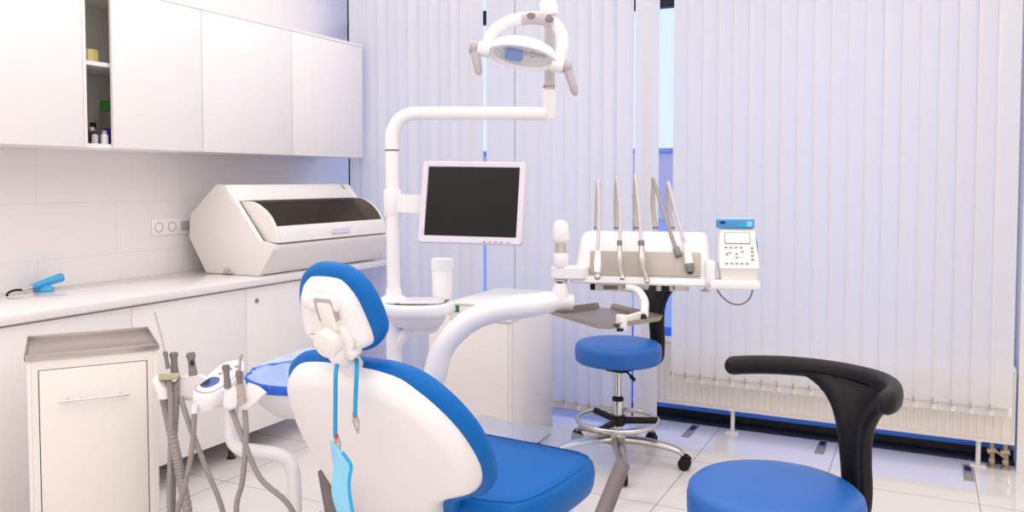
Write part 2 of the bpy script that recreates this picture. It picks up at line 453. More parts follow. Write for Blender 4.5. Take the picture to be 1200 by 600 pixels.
# ================================================================== wall units on the left
GU = 'white handleless wall units above the worktop'
def wall_unit(y0, y1, label, opening=None):
    t = thing('wall_cabinet', label, 'cabinet', (0, (y0+y1)/2, 1.482), 0, GU)
    g_ = .002
    c = MB()
    for a, b in ((y0, y0+.018), (y1-.018, y1)): c.bx(.001, .332, a, b, 1.482, 2.168)
    c.bx(.001, .332, y0+.018, y1-.018, 1.482, 1.50); c.bx(.001, .332, y0+.018, y1-.018, 2.15, 2.168); c.bx(.001, .009, y0+.018, y1-.018, 1.5, 2.15)
    part('carcass', c, 'cabin' if opening else 'cab', t, world=True)
    part('top_board', MB().bx(.0, .35, y0, y1, 2.168, 2.184), 'cab', t, world=True)
    if opening: part('edge_strip', MB().bx(.332, .35, y0, y0+.016, 1.482, 2.167, bev=.001).bx(.332, .337, y0+.016, opening, 1.482, 1.50), 'cab', t, world=True)
    part('door', MB().bx(.3335, .35, (opening or y0)+g_, y1-g_, 1.483, 2.166, bev=.0012), 'cab', t, world=True)
    if opening: part('shelf', MB().bx(.01, .325, y0+.018, y1-.018, 1.832, 1.85), 'cab', t, world=True)
    else: part('shelf', MB().bx(.01, .32, y0+.018, y1-.018, 1.832, 1.85), 'cabin', t, world=True)
wall_unit(1.677, 2.314, 'plain white wall cabinet left of the open bay, at the far left of the picture')
wall_unit(2.314, 2.951, 'white wall cabinet with a narrow open bay showing a shelf and bottles', opening=2.452)
wall_unit(2.951, 3.588, 'plain white wall cabinet between the open-bay cabinet and the end cabinet')
wall_unit(3.588, 4.235, 'plain white wall cabinet at the window end of the row, above the sterile box')

# contents of the open bay
o = part('card_box', MB().box((0, 0, .03), (.1, .05, .06), bev=.003).box((0, 0, .061), (.096, .046, .004)), 'yellow', loc=(.2, 2.44, 1.85)); tag(o, 'pale yellow card box on the upper shelf of the open bay', 'box')
t = thing('storage_jar', 'cloudy jar with a bright green lid in the open bay', 'jar', (.13, 2.618, 1.5))
part('body', MB().lathe([(.045, 0), (.05, .01), (.05, .14), (.043, .155), (.043, .165)]), 'jar', t)
part('lid', MB().lathe([(.047, .16), (.05, .163), (.05, .2), (.045, .205)]), 'greencap', t)
o = part('card_box', MB().box((0, 0, .035), (.06, .05, .07), bev=.003).box((0, 0, .071), (.056, .046, .003)), 'indigo', loc=(.27, 2.508, 1.5)); tag(o, 'small indigo box on the floor of the open bay', 'box')
BT = [('small white bottle with black cap at the left edge of the open bay', .29, 2.355, .016, .09, 'white', 'black'),
      ('dark grey bottle behind the white bottle in the open bay', .22, 2.375, .017, .085, 'dark', 'greyd'),
      ('small grey vial in the middle of the open bay, nearest its front edge', .30, 2.40, .013, .055, 'grey', 'dark'),
      ('dark brown vial in the open bay beside the grey vial', .25, 2.425, .015, .075, 'brown', 'grey'),
      ('small clear white vial next to the indigo box', .29, 2.455, .016, .06, 'lcd', 'grey'),
      ('black-capped grey bottle behind the indigo box', .19, 2.475, .02, .1, 'greyd', 'black')]
for lb, x, y, r, h, mb_, mc in BT:
    t = thing('bottle', lb, 'bottle', (x, y, 1.5), 0, 'bottles in the open bay')
    part('body', MB().lathe([(r*.9, 0), (r, .004), (r, h*.66), (r*.55, h*.76), (r*.5, h*.8)], seg=16), mb_, t)
    part('cap', MB().lathe([(r*.62, h*.78), (r*.64, h*.97), (r*.55, h)], seg=16), mc, t)

# ================================================================== base units, worktop
GB = 'white base units under the worktop'
def base_unit(y0, y1, label, lock=None):
    t = thing('base_cabinet', label, 'cabinet', (0, (y0+y1)/2, 0), 0, GB)
    part('carcass', MB().bx(.002, .56, y0, y1, .117, .829), 'cab', t, world=True)
    part('door', MB().bx(.5615, .58, y0+.0015, y1-.0015, .116, .82, bev=.0012), 'cab', t, world=True)
    if lock:
        part('lock', MB().cyl((.58, lock[0], lock[1]), (.586, lock[0], lock[1]), .011, bev=.002).bx(.586, .587, lock[0]-.001, lock[0]+.001, lock[1]-.006, lock[1]+.006), 'greyd', t, world=True)
    for x in (.52, .06):
        for y in (y0+.05, y1-.05):
            part('leg', MB().cyl((x, y, 0), (x, y, .117), .014).cyl((x, y, 0), (x, y, .008), .02), 'brown', t, world=True)
base_unit(1.70, 2.342, 'white base cabinet at the far left, behind the steel-topped trolley')
base_unit(2.342, 2.985, 'white base cabinet without a lock, behind the suction holder console')
base_unit(2.985, 3.63, 'white base cabinet with a small round lock, partly behind the blue headrest', (3.054, .755))
o = part('worktop', MB().bx(.001, .6, 1.55, 4.295, .83, .864, bev=.004), 'counter'); tag(o, 'long glossy white worktop running along the left wall', 'worktop')
o = thing('wall_socket', 'white triple wall socket on the tiles above the worktop', 'socket', (0, 3.06, 1.10))
part('faceplate', MB().bx(.0, .008, 2.932, 3.178, 1.062, 1.146, bev=.003), 'plast', o, world=True)
for y in (2.973, 3.055):
    ms = fr((.008, y, 1.104), ry=90)
    part('socket', MB().lathe([(.026, 0), (.026, .002), (.022, .002), (.02, -.004), (.001, -.004)], ms, cap=False), 'panel', o, world=True)
    q = MB()
    for s in (-.008, .008): q.cyl((.005, y+s, 1.104), (.0075, y+s, 1.104), .005, seg=10)
    part('contact_hole', q, 'dark', o, world=True)
part('switch_insert', MB().bx(.008, .012, 3.11, 3.165, 1.08, 1.13, bev=.002).bx(.012, .014, 3.12, 3.155, 1.112, 1.122), 'panel', o, world=True)

# ================================================================== sterile storage box on the worktop
ub = thing('sterile_storage_box', 'large cream sterile storage box with smoked curved lid on the worktop', 'instrument box', (.35, 3.62, .864))
HX = [(.175, .866), (.535, .866), (.635, 1.0), (.635, 1.025), (.545, 1.04), (.319, 1.318), (.256, 1.323), (.068, 1.165), (.058, 1.045)]
YA, YB = 3.12, 4.13
part('end_panel', MB().extr(HX, 'y', YA, YA+.03, bev=.003), 'cream', ub, world=True)
part('end_panel', MB().extr(HX, 'y', YB-.03, YB, bev=.003), 'cream', ub, world=True)
INN = [(.178, .87), (.533, .87), (.632, 1.0), (.632, 1.02), (.54, 1.03), (.525, 1.03), (.525, .93), (.2, .93), (.1, 1.05), (.1, 1.15), (.258, 1.285), (.262, 1.318), (.07, 1.163), (.062, 1.045)]
part('body', MB().extr(INN, 'y', YA+.03, YB-.03), 'cream', ub, world=True)
part('hood', MB().extr([(.25, 1.285), (.258, 1.322), (.321, 1.320), (.385, 1.240), (.375, 1.233), (.305, 1.285)], 'y', YA+.028, YB-.028, bev=.002), 'cream', ub, world=True)
arc = catmull([(.375, 1.235, 0), (.46, 1.232, 0), (.55, 1.18, 0), (.605, 1.10, 0), (.622, 1.032, 0)], 6)
arcp = [(p.x, p.y) for p in arc]
LA, LB = YA+.045, YB-.035
chk = arcp + [(.54, 1.033)]
part('lid_cheek', MB().extr(chk, 'y', LA, LA+.02, bev=.002), 'cream', ub, world=True)
part('lid_cheek', MB().extr(chk, 'y', LB-.02, LB, bev=.002), 'cream', ub, world=True)
def shell_strip(pts, th, y0, y1):
    o_ = inset(pts+[(.5, 1.0)], th)[:len(pts)]
    return MB().extr(pts+o_[::-1], 'y', y0, y1)
k0 = 5; k1 = 17
part('lid_window', shell_strip(arcp[1:k1+1], .004, LA+.02, LB-.02), 'smoke', ub, world=True)
part('lid_rail', shell_strip(arcp[k1:], .012, LA+.02, LB-.02), 'cream', ub, world=True)
part('lid_rail', shell_strip(arcp[:2], .012, LA+.02, LB-.02), 'greyd', ub, world=True)
hd = MB().slab(rrect(.165, .030, .0148, 6), [(0.002, -.006), (0, 0), (0, .006), (.003, .009)], fr((.6145, 3.665, 1.066), ry=76) @ fr((0, 0, 0), rz=90))
part('lid_handle', hd, 'lav', ub, world=True)
part('emblem', MB().bx(-.02, .02, -.008, .008, 0, .001).xf(fr((.335, 4.05, 1.306), ry=51)), 'panel', ub, world=True)
part('inner_tray', MB().bx(.2, .52, YA+.05, YB-.05, .935, .95).bx(.2, .21, YA+.05, YB-.05, .95, .98).bx(.51, .52, YA+.05, YB-.05, .95, .98), 'grey', ub, world=True)
part('lock_knob', MB().cyl((.33, YA, .885), (.33, YA-.02, .885), .012, bev=.003).bx(.30, .375, YA-.012, YA, .872, .88, bev=.002), 'satin', ub, world=True)

# blue curing wand on its stand
cw = thing('curing_light', 'sky blue curing wand lying on its small stand on the worktop', 'curing light', (.085, 2.30, .864))
A_, B_ = Vector((0.086, 2.246, 0.889)), Vector((0.076, 2.388, 0.914))
part('stand', MB().slab(ellipse(.046, .03, 28), [(.004, 0), (0, .004), (.004, .016), (.018, .026), (.03, .03)], fr((0.082, 2.299, 0.864), rz=26)), 'skyblue', cw, world=True)
part('handle', MB().tube([A_, A_.lerp(B_, .5), B_], lambda t: .013+.007*t, seg=14, smooth=False), 'skyblue', cw, world=True)
part('collar', MB().cyl(A_.lerp(B_, -.35), A_, .006, .009), 'satin', cw, world=True)
part('light_tip', MB().tube([A_.lerp(B_, -.33), (0.087, 2.168, 0.883), (0.094, 2.138, 0.877), (0.118, 2.116, 0.87)], .005, seg=10), 'black', cw, world=True)


# ================================================================== steel-topped trolley
TX, TY, TZ = 1.03, 1.60, 55.4
tr = thing('trolley', 'white metal trolley with steel tray top and one bar-handled door', 'trolley', (TX, TY, 0), TZ)
W_, D_, H_ = .372, .36, .80
b = MB().bx(0, .012, 0, D_, .07, H_-.012, bev=.002).bx(W_-.012, W_, 0, D_, .07, H_-.012, bev=.002).bx(.012, W_-.012, D_-.012, D_, .07, H_-.012)
b.bx(.012, W_-.012, .0, D_-.012, .07, .085).bx(0.012, W_-.012, .012, D_-.012, .76, H_-.013)
b.bx(.012, .03, 0, .02, .085, H_-.012).bx(W_-.03, W_-.012, 0, .02, .085, H_-.012).bx(.03, W_-.03, 0, .02, H_-.045, H_-.012).bx(.03, W_-.03, 0, .02, .085, .10)
part('body', b, 'ivory', tr)
part('door_gap', MB().bx(.029, W_-.029, .02, .024, .09, H_-.04), 'dark', tr)
dr = part('door', MB().bx(.0325, W_-.0325, .001, .019, .105, H_-.0475, bev=.002), 'ivory', tr)
hb = MB().cyl((.085, -.026, .655), (.285, -.026, .655), .0045, bev=.001)
for x in (.11, .26): hb.cyl((x, .002, .655), (x, -.026, .655), .004)
part('bar_handle', hb, 'chrome', dr)
tp = MB().bx(-.004, W_+.004, -.004, D_+.004, H_-.012, H_-.006, bev=.002)
tp.bx(-.006, W_+.006, -.006, -.002, H_-.014, H_+.006, bev=.0015).bx(-.006, W_+.006, D_+.002, D_+.006, H_-.014, H_+.006, bev=.0015)
tp.bx(-.006, -.002, -.006, D_+.006, H_-.014, H_+.006, bev=.0015).bx(W_+.002, W_+.006, -.006, D_+.006, H_-.014, H_+.006, bev=.0015)
part('steel_top', tp, 'steel', tr)
for x in (.045, W_-.045):
    for y in (.045, D_-.045):
        c = MB().cyl((x, y, .052), (x, y, .07), .009).bx(x-.018, x+.018, y-.006, y+.02, .044, .054, bev=.002).cyl((x-.013, y+.006, .025), (x+.013, y+.006, .025), .025, bev=.004)
        part('caster', c, 'greyd', tr)

# ================================================================== stools
def make_stool(name, label, loc, rz, back, dh=0.):
    """back = angle of the stem round the seat, seen from above (deg); arm sweeps from there"""
    t = thing(name, label, 'stool', loc, rz, 'blue dentist stools with black curved backrests')
    UP = fr((0, 0, dh))
    part('seat', MB().lathe([(.15, .478), (.192, .482), (.203, .492), (.2055, .51), (.2055, .545), (.202, .562), (.19, .573), (.15, .5785), (.08, .5805), (.0, .581)], UP, seg=56, cap=True), 'blue2', t)
    part('seat_plate', MB().lathe([(.04, .44), (.055, .445), (.06, .478)]).box((0, 0, .463), (.15, .12, .036), bev=.005).bx(-.045, .045, -.04, .04, .436, .455, bev=.004).xf(UP), 'black', t)
    part('height_lever', MB().tube([(.04, -.03, .458), (.10, -.065, .452), (.13, -.08, .44)], .005).tube([(.125, -.078, .442), (.15, -.09, .434)], .009, smooth=False).xf(UP), 'black', t)
    part('gas_column', MB().cyl((0, 0, .26), (0, 0, .45+dh), .016).cyl((0, 0, .10), (0, 0, .295), .0265, bev=.002), 'chrome', t)
    part('column_collar', MB().lathe([(.024, .293), (.0275, .295), (.0275, .308), (.018, .316)]), 'black', t)
    part('foot_ring', MB().torus((0, 0, .20), .192, .0115), 'chrome', t)
    sp = MB().lathe([(.03, .175), (.036, .18), (.036, .22), (.03, .225)], seg=20)
    for k in range(3):
        a = R(40+120*k); sp.tube([(0, 0, .199), (.19*math.cos(a), .19*math.sin(a), .199)], .016, smooth=False, sx=1)
    part('ring_spokes', sp, 'black', t)
    bs = MB().lathe([(.045, .085), (.05, .09), (.048, .13), (.034, .15)], seg=24)
    part('base_hub', bs, 'alu', t)
    for k in range(5):
        a = 72*k+20; m = fr(rz=a)
        part('base_leg', MB().tube([(.03, 0, .112), (.12, 0, .112), (.22, 0, .102), (.285, 0, .088), (.312, 0, .068)], lambda q: .035-.018*q, sx=.62, m=m), 'alu', t)
        c = MB()
        for s in (-.014, .014): c.cyl((.318, s-.009, .029), (.318, s+.009, .029), .029, bev=.005)
        c.cyl((.318, -.02, .027), (.318, .02, .027), .008).cyl((.312, 0, .03), (.312, 0, .066), .007).tube([(.302, 0, .06), (.324, 0, .062), (.342, 0, .046)], .011, sx=1.4)
        part('caster', c.xf(m), 'black', t)
    # stem: flat curved spring from under the seat, up the side, into the padded arm
    m = fr(rz=back)
    L = [(.05, .468, .05), (.15, .464, .055), (.21, .468, .052), (.236, .49, .046), (.243, .55, .044), (.238, .63, .046), (.235, .69, .052), (.235, .735, .064), (.238, .772, .084), (.243, .803, .113), (.249, .826, .15), (.252, .842, .19)]
    P = catmull(L, 5); rings = []
    for p in P: p.y += dh*max(0, 1-max(0, p.y-.47)/.35)
    for i, p in enumerate(P):
        q = (P[min(i+1, len(P)-1)]-P[max(i-1, 0)]); tx, tz = q.x, q.y; l_ = math.hypot(tx, tz); tx /= l_; tz /= l_
        nx, nz = -tz, tx; hw = p.z; th = .015; row = []
        for s, u in ((1, -.92), (1, -.5), (.4, -.42), (.4, .42), (1, .5), (1, .92), (.5, 1), (-.5, 1), (-1, .9), (-1, 0), (-1, -.9), (-.5, -1), (.5, -1)):
            rr_ = p.x+nx*s*th; a = (u*hw)/.25 if p.y > .5 else 0
            v = Vector((rr_*math.cos(a), rr_*math.sin(a), p.y+nz*s*th)) if p.y > .5 else Vector((rr_, u*hw, p.y+nz*s*th))
            row.append(m @ v)
        rings.append(row)
    part('backrest_stem', MB().loft(rings), 'black', t, sharp=75)
    ar = []; TT = [0, .004, .012, .024]+[.04+.92*k/22 for k in range(23)]+[.976, .988, .996, 1]
    for q in TT:
        a = R(back-65+150*q); r_ = .25+.012*math.sin(math.pi*q)
        ar.append(Vector((r_*math.cos(a), r_*math.sin(a), .848+.012*(1-q))))
    rings = []; NA = len(ar)
    for i, p in enumerate(ar):
        q = (ar[min(i+1, NA-1)]-ar[max(i-1, 0)]).normalized(); o_ = Vector((p.x, p.y, 0)).normalized()
        d_ = min(TT[i], 1-TT[i])/.036; e = math.sqrt(max(.01, 1-(1-min(1, d_))**2))
        hz = (.025+.006*math.exp(-((TT[i]-.21)/.2)**2))*e; ho = .020*e
        rings.append([p + o_*ho*math.cos(2*math.pi*k/14) + Vector((0, 0, 1))*hz*math.copysign(abs(math.sin(2*math.pi*k/14))**.8, math.sin(2*math.pi*k/14)) for k in range(14)])
    part('backrest_arm', MB().loft(rings), 'black', t, sharp=60)
    return t
st = make_stool('dentist_stool', 'blue round stool in the near right corner with a black curved backrest', (3.19, 2.03, 0), 0, 45, .04)
make_stool('dentist_stool', 'blue round stool on a chrome star base, under the instrument console', (2.205, 3.73, 0), -15, 72)

# ================================================================== dental chair
CO, CZ = (2.2, 1.95), -5
dc = thing('dental_chair', 'blue and white dental chair seen from behind its backrest', 'dental chair', (*CO, 0), CZ)
def mirror(half): return half + [(-x, y) for x, y in reversed(half) if abs(x) > 1e-6]
rB = 32
mB = Matrix.Translation((0, 0, .45)) @ Matrix(((1, 0, 0, 0), (0, -math.sin(R(rB)), math.cos(R(rB)), 0), (0, math.cos(R(rB)), math.sin(R(rB)), 0), (0, 0, 0, 1)))
# backrest local: x right, y up along the back, z forward (towards the sitter)
sh = [(.0, -.225), (.06, -.20), (.082, -.12), (.095, -.05), (.12, .0), (.17, .04), (.225, .068), (.272, .10), (.298, .155), (.303, .225), (.283, .325), (.235, .415), (.175, .475), (.105, .497), (.05, .503),
      (-.05, .503), (-.115, .499), (-.19, .482), (-.252, .425), (-.287, .33), (-.304, .225), (-.307, .14), (-.307, .05), (-.303, -.03), (-.29, -.085), (-.262, -.122), (-.215, -.15), (-.16, -.185), (-.09, -.22)]
sh = [(x, y if y < .2 else .2+(y-.2)*.915) for x, y in sh]
sh = [(p.x, p.y) for p in catmull([(*q, 0) for q in sh], 4, closed=True)]
pdo = [(.0, -.245), (.08, -.22), (.118, -.15), (.128, -.08), (.15, -.025), (.195, .008), (.25, .036), (.297, .085), (.318, .15), (.322, .235), (.302, .338), (.253, .432), (.19, .493), (.11, .514), (.05, .514),
       (-.05, .514), (-.12, .518), (-.20, .503), (-.27, .445), (-.308, .345), (-.325, .235), (-.327, .14), (-.328, .04), (-.325, -.05), (-.318, -.12), (-.30, -.18), (-.26, -.225), (-.18, -.25), (-.09, -.255)]
pdo = [(x, y if y < .2 else .2+(y-.2)*.885) for x, y in pdo]
pdo = [(p.x, p.y) for p in catmull([(*q, 0) for q in pdo], 4, closed=True)]
bp_ = part('backrest_pad', MB().pad(pdo, .012, .074, .028, mB), 'blue', dc, sharp=60)
part('backrest_shell', MB().slab(sh, [(.045, -.036), (.034, -.034), (.022, -.028), (.012, -.018), (.004, -.004), (.001, .01), (0, .02)], mB), 'plast', dc, sharp=70)
# headrest
rH = 20
mH = Matrix.Translation((0, -.3, 1.0)) @ Matrix(((1, 0, 0, 0), (0, -math.sin(R(rH)), math.cos(R(rH)), 0), (0, math.cos(R(rH)), math.sin(R(rH)), 0), (0, 0, 0, 1)))
hp = mirror([(0, -.112), (.055, -.105), (.10, -.082), (.132, -.045), (.135, -.005), (.124, .05), (.10, .095), (.065, .122), (.03, .133)])
hp = [(p.x, p.y) for p in catmull([(*q, 0) for q in hp], 4, closed=True)]
hs = mirror([(0, -.098), (.05, -.092), (.095, -.072), (.109, -.045), (.104, 0), (.088, .06), (.06, .098), (.03, .108)])
hs = [(p.x, p.y) for p in catmull([(*q, 0) for q in hs], 4, closed=True)]
part('headrest_pad', MB().pad(hp, .012, .064, .024, mH), 'blue', dc, sharp=60)
hsh = part('headrest_shell', MB().slab(hs, [(.04, -.022), (.025, -.021), (.012, -.015), (.004, -.003), (0, .014)], mH).slab(rrect(.12, .05, .018, 5, 0, .055), [(.012, -.036), (.003, -.03), (0, -.015)], mH), 'plast', dc, sharp=50)
part('slot_shade', MB().slab(rrect(.058, .066, .008, 4, .020, .040), [(.002, -.0385), (0, -.037), (0, -.02)], mH), 'grip', hsh)  # grey plate round the cover paints the shadow lines of the recess
part('slot_cover', MB().slab(rrect(.048, .078, .008, 4, .024, .024), [(.003, -.0405), (0, -.0385), (0, -.02)], mH), 'cream', hsh)
nb = MB().tube([mH @ Vector((.018, -.04, -.04)), mH @ Vector((.024, -.09, -.03)), mB @ Vector((.014, .50, .012)), mB @ Vector((.012, .38, .025))], .021, sx=1.4, seg=14)
nb.cyl(mH @ Vector((.058, -.082, -.035)), mH @ Vector((.058, -.082, .0)), .014, bev=.002).cyl(mH @ Vector((.03, -.045, -.032)), mH @ Vector((.03, -.045, -.02)), .046, bev=.003, seg=36)
part('neck_bracket', nb, 'plast', dc, sharp=50)
part('joint_cap', MB().cyl(mH @ Vector((.013, -.043, -.03)), mH @ Vector((.013, -.043, -.066)), .038, .036, bev=.006, seg=36), 'cream', dc)
part('neck_slot', MB().slab(rrect(.07, .005, .0022, 4, .012, .452), [(0, -.0205), (0, .0)], mB), 'dark', dc)
# seat: cushion with rounded side roll
so = mirror([(0, .06), (.12, .062), (.22, .075), (.295, .11), (.325, .18), (.335, .30), (.334, .47), (.318, .555), (.27, .605), (.15, .615)])
so = [(p.x, p.y) for p in catmull([(*q, 0) for q in so], 4, closed=True)]
part('seat', MB().slab(so, [(.06, .325), (.03, .33), (.012, .345), (.003, .37), (0, .40), (.006, .428), (.02, .444), (.035, .449), (.05, .4515)]), 'blue', dc, sharp=60)
so2 = inset(so, .021)
part('seat_piping', MB().tube([(p[0], p[1], .4455) for p in so2+[so2[0]]], .0028, seg=6, smooth=False), 'blue', dc)
part('seat_pan', MB().slab(inset(so, .05), [(.08, .255), (.02, .275), (0, .31), (0, .333)]), 'plast', dc)
lg = [(x, y) for x, y in rrect(.42, .40, .07, 6)]
mL = fr((0, .555, .36), rx=-80) @ fr((0, .20, 0))
part('leg_rest', MB().pad(lg, -.05, .03, .025, mL), 'blue', dc, sharp=60)
part('leg_rest_shell', MB().slab(inset(lg, .03), [(.04, -.08), (.01, -.07), (0, -.045)], mL), 'plast', dc)
part('base', MB().slab(rrect(.36, .62, .08, 6, 0, .25), [(0, 0), (0, .02), (.03, .045), (.05, .06)]).slab(rrect(.24, .34, .05, 6, 0, .2), [(0, .05), (.0, .27)]), 'plast', dc)
for s in (-1, 1):
    if s > 0: A2, B2 = Vector((2.723, 2.279, 0.514)), Vector((2.729, 2.099, 0.432))
    else: A2, B2 = Vector((1.864, 1.993, 0.456)), Vector((1.92, 1.959, 0.345))
    B2 = B2+(B2-A2)*.9
    a = part('armrest', MB().cyl(A2, B2, .023, bev=.003, seg=24), 'taupe', dc, world=True)
    minv = ROOTM[dc.name].inverted(); p = minv @ B2
    part('armrest_bracket', MB().tube([p, p+Vector((-s*.03, -.03, -.06)), (s*.2, p.y, .285)], .016), 'plast', dc)
# clear film over the foot of the seat
cf = MB(); NX, NY = 14, 16; V = []
for j in range(NY+1):
    V.append([]); v = j/NY; y = .55+.175*v
    for i in range(NX+1):
        u = i/NX*2-1; x = u*(.342-.012*v)
        z = .469 - .006*u*u + .006*math.sin(7*u+6*v)*v - .02*max(0, v-.8)
        if abs(u) > .8: z -= (.05+.03*v)*((abs(u)-.8)/.2)**1.3
        V[-1].append((x, y, z))
g1 = [[cf.bm.verts.new(p) for p in r] for r in V]
for a, b in zip(g1, g1[1:]):
    for i in range(NX): cf.bm.faces.new((a[i], a[i+1], b[i+1], b[i]))
o = part('foot_cover', cf, 'clear', None, loc=(*CO, 0), rz=CZ, sharp=80); tag(o, 'clear plastic film cover over the foot end of the blue seat', 'plastic cover')

# bib holder round the neck bracket and the paper bib on it
bh = thing('bib_holder', 'cyan neck cord with two metal clips hanging behind the backrest', 'bib clip', (2.219, 1.643, 0.881))
c = MB().tube([(2.209, 1.613, 0.712), (2.208, 1.616, 0.801), (2.205, 1.624, 0.879), (2.17, 1.686, 0.887), (2.138, 1.759, 0.879), (2.199, 1.711, 0.887), (2.25, 1.647, 0.879), (2.252, 1.64, 0.822), (2.252, 1.636, 0.765)], .0055, seg=10)
part('cord', c, 'cyan', bh, world=True)
for k, (a, b) in enumerate((((2.211, 1.614, 0.714), (2.219, 1.616, 0.674)), ((2.251, 1.637, 0.767), (2.259, 1.638, 0.721)))):
    a, b = Vector(a), Vector(b); d = (b-a)
    part('cord_tip', MB().cyl(a-d*.1, a+d*.12, .0058), 'red', bh, world=True)
    q = MB()
    for s in (-1, 1):
        o_ = Vector((.0045*s, .002*s, 0)); q.tube([a+d*.1+o_*.4, a+d*.4+o_*1.1, b+o_*.15], lambda t: .0042-.002*t, seg=8)
    q.cyl(a+d*.35-Vector((.008, .004, 0)), a+d*.35+Vector((.008, .004, 0)), .0022, seg=8)
    part('clip', q, 'steel', bh, world=True)
edgeL = [(387, 517), (388.5, 530), (390, 546), (388, 560), (388, 575), (391, 590), (396, 604), (402, 618)]
del edgeL
ML = [(2.198, 1.607, 0.702), (2.201, 1.607, 0.674), (2.206, 1.608, 0.641), (2.203, 1.605, 0.611), (2.203, 1.603, 0.58), (2.209, 1.605, 0.548), (2.219, 1.608, 0.519), (2.231, 1.613, 0.489)]
MR = [(2.209, 1.606, 0.699), (2.232, 1.616, 0.668), (2.246, 1.622, 0.643), (2.243, 1.619, 0.613), (2.243, 1.618, 0.582), (2.248, 1.618, 0.55), (2.254, 1.62, 0.521), (2.264, 1.624, 0.492)]
mk = thing('paper_bib', 'pale blue folded paper bib hanging from the left clip of the cyan cord', 'bib', ML[0])
ML = catmull(ML, 4); MR = catmull(MR, 4); rings = []
for l, r_ in zip(ML, MR):
    row = [l.lerp(r_, k/6)+Vector((.002, -.004, 0))*math.sin(math.pi*k/6) for k in range(7)]
    n_ = Vector((-.35, .9, 0))*.006
    rings.append(row+[p+n_ for p in reversed(row)])
part('sheet', MB().loft(rings), 'mask', mk, world=True, sharp=70)
part('folded_edge', MB().tube([p+Vector((.001, .003, 0)) for p in MR[3:]], .0045, seg=8, smooth=False), 'maskd', mk, world=True)

# ================================================================== dental unit behind the chair
du = thing('dental_unit', 'white dental unit with upright post, round side table and bent arm', 'dental unit', (1.84, 2.45, 0))
part('body', MB().slab(rrect(.20, .28, .06, 6, 1.735, 2.47), [(0, 0), (0, .50), (.02, .54), (.05, .56)]), 'plast', du, world=True)
PB = Vector((1.785, 2.481, .5))
part('post', MB().cyl((1.785, 2.481, .5), (1.785, 2.481, .905), .027).cyl((1.785, 2.481, .90), (1.77, 2.497, 1.449), .024), 'plast', du, world=True)
part('post_foot', MB().lathe([(.05, 0), (.05, .008), (.043, .016), (.03, .024), (.026, .05)], fr((1.785, 2.481, .906))), 'plast', du, world=True)
mD = fr((1.862, 2.517, 0.895), rz=26.5)
dish = ellipse(.138, .12, 44)
part('side_table', MB().slab(dish, [(.075, -.082), (.05, -.075), (.03, -.04), (.022, -.032), (.006, -.03), (0, -.022), (0, .004), (.004, .01), (.012, .012), (.02, .008), (.03, .004)], mD), 'plast', du, world=True, sharp=45)
part('table_bracket', MB().tube([mD @ Vector((-.02, 0, -.08)), mD @ Vector((-.05, 0, -.11)), (1.787, 2.478, .74)], .022).ell((0.03, 0, -.085), (.05, .04, .022), mD), 'plast', du, world=True)
DA = [(1.76, 2.44, .52), (1.85, 2.435, .555), (1.92, 2.435, .60), (1.97, 2.447, 0.647), (1.995, 2.464, 0.746), (2.036, 2.488, 0.811), (2.097, 2.52, 0.862), (2.174, 2.56, 0.892), (2.272, 2.61, 0.907), (2.352, 2.65, 0.922), (2.405, 2.677, 0.919)]
part('console_arm', MB().tube(DA, lambda t: .041 if t < .8 else .041-.012*(t-.8)/.2, seg=20, n=8), 'plast', du, world=True)
part('arm_socket', MB().lathe([(.034, -.02), (.034, .01), (.026, .03), (.024, .045)], fr((2.365, 2.658, 0.942))), 'plast', du, world=True)
tr2 = part('instrument_dish', MB().pad([(p[0]*1, p[1]) for p in rrect(.17, .12, .03, 6)], 0, .006, .002).slab(rrect(.15, .10, .025, 6), [(0, .006), (.002, .0085)]), 'lav', loc=tuple(mD @ Vector((.015, -.012, .0125))), rz=26)
tag(tr2, 'flat pale grey dish lying on the round side table', 'dish')
jr = thing('cotton_jar', 'white lidded jar standing at the back of the round side table', 'jar', (1.912, 2.61, 0.908))
part('body', MB().lathe([(.034, 0), (.037, .004), (.038, .108), (.036, .112)]), 'white', jr)
part('lid', MB().lathe([(.0405, .108), (.0415, .112), (.0415, .142), (.038, .148), (.02, .15)]), 'white', jr)

# ================================================================== monitor on the post
MC = Vector((2.081, 2.532, 1.266))
mM = Matrix.Translation(MC) @ Euler((0, 0, R(15.2)), 'XYZ').to_matrix().to_4x4() @ Euler((R(-11.85), 0, 0), 'XYZ').to_matrix().to_4x4() @ Euler((0, R(.9), 0), 'XYZ').to_matrix().to_4x4()
mo = thing('monitor', 'pale lilac framed flat monitor with a dark blank screen', 'monitor', None, m=mM)
mX = fr(rx=90)   # slab z -> towards -y (viewer)
W2, H2 = .372, .291
ou = rrect(W2, H2, .012, 4)
hs_ = MB().slab(ou, [(.03, -.042), (.012, -.03), (.002, -.022), (0, -.015), (0, .0)], mX)
part('housing', hs_, 'lav', mo)
bz = MB(); inn = rrect(W2-.044, H2-.046, .002, 4, 0, .003)
rings = [[mX @ Vector((p[0], p[1], z)) for p in o_] for o_, z in ((ou, 0), (ou, .006), (inset(ou, .003), .009), (inset(inn, -.002), .008), (inn, .003))]
bz.loft(rings, cap=False)
bzo = part('bezel', bz, 'lav', mo)
part('screen', MB().slab(inset(inn, -.001), [(0, 0), (0, .0035)], mX), 'screen', mo)
for i, x in enumerate((.055, .075, .095, .115, .14)):
    part('button', MB().bx(x-.005, x+.005, -.0105, -.0085, -.1395, -.1365), 'greyd', bzo)
ma = MB().lathe([(.029, -.05), (.031, -.045), (.031, .045), (.029, .05)], fr((1.772, 2.495, 1.262)), seg=28)
pA = Vector((1.772, 2.495, 1.262)); pBk = mM @ Vector((0, .05, 0)); pL = mM @ Vector((-.16, .05, .0))
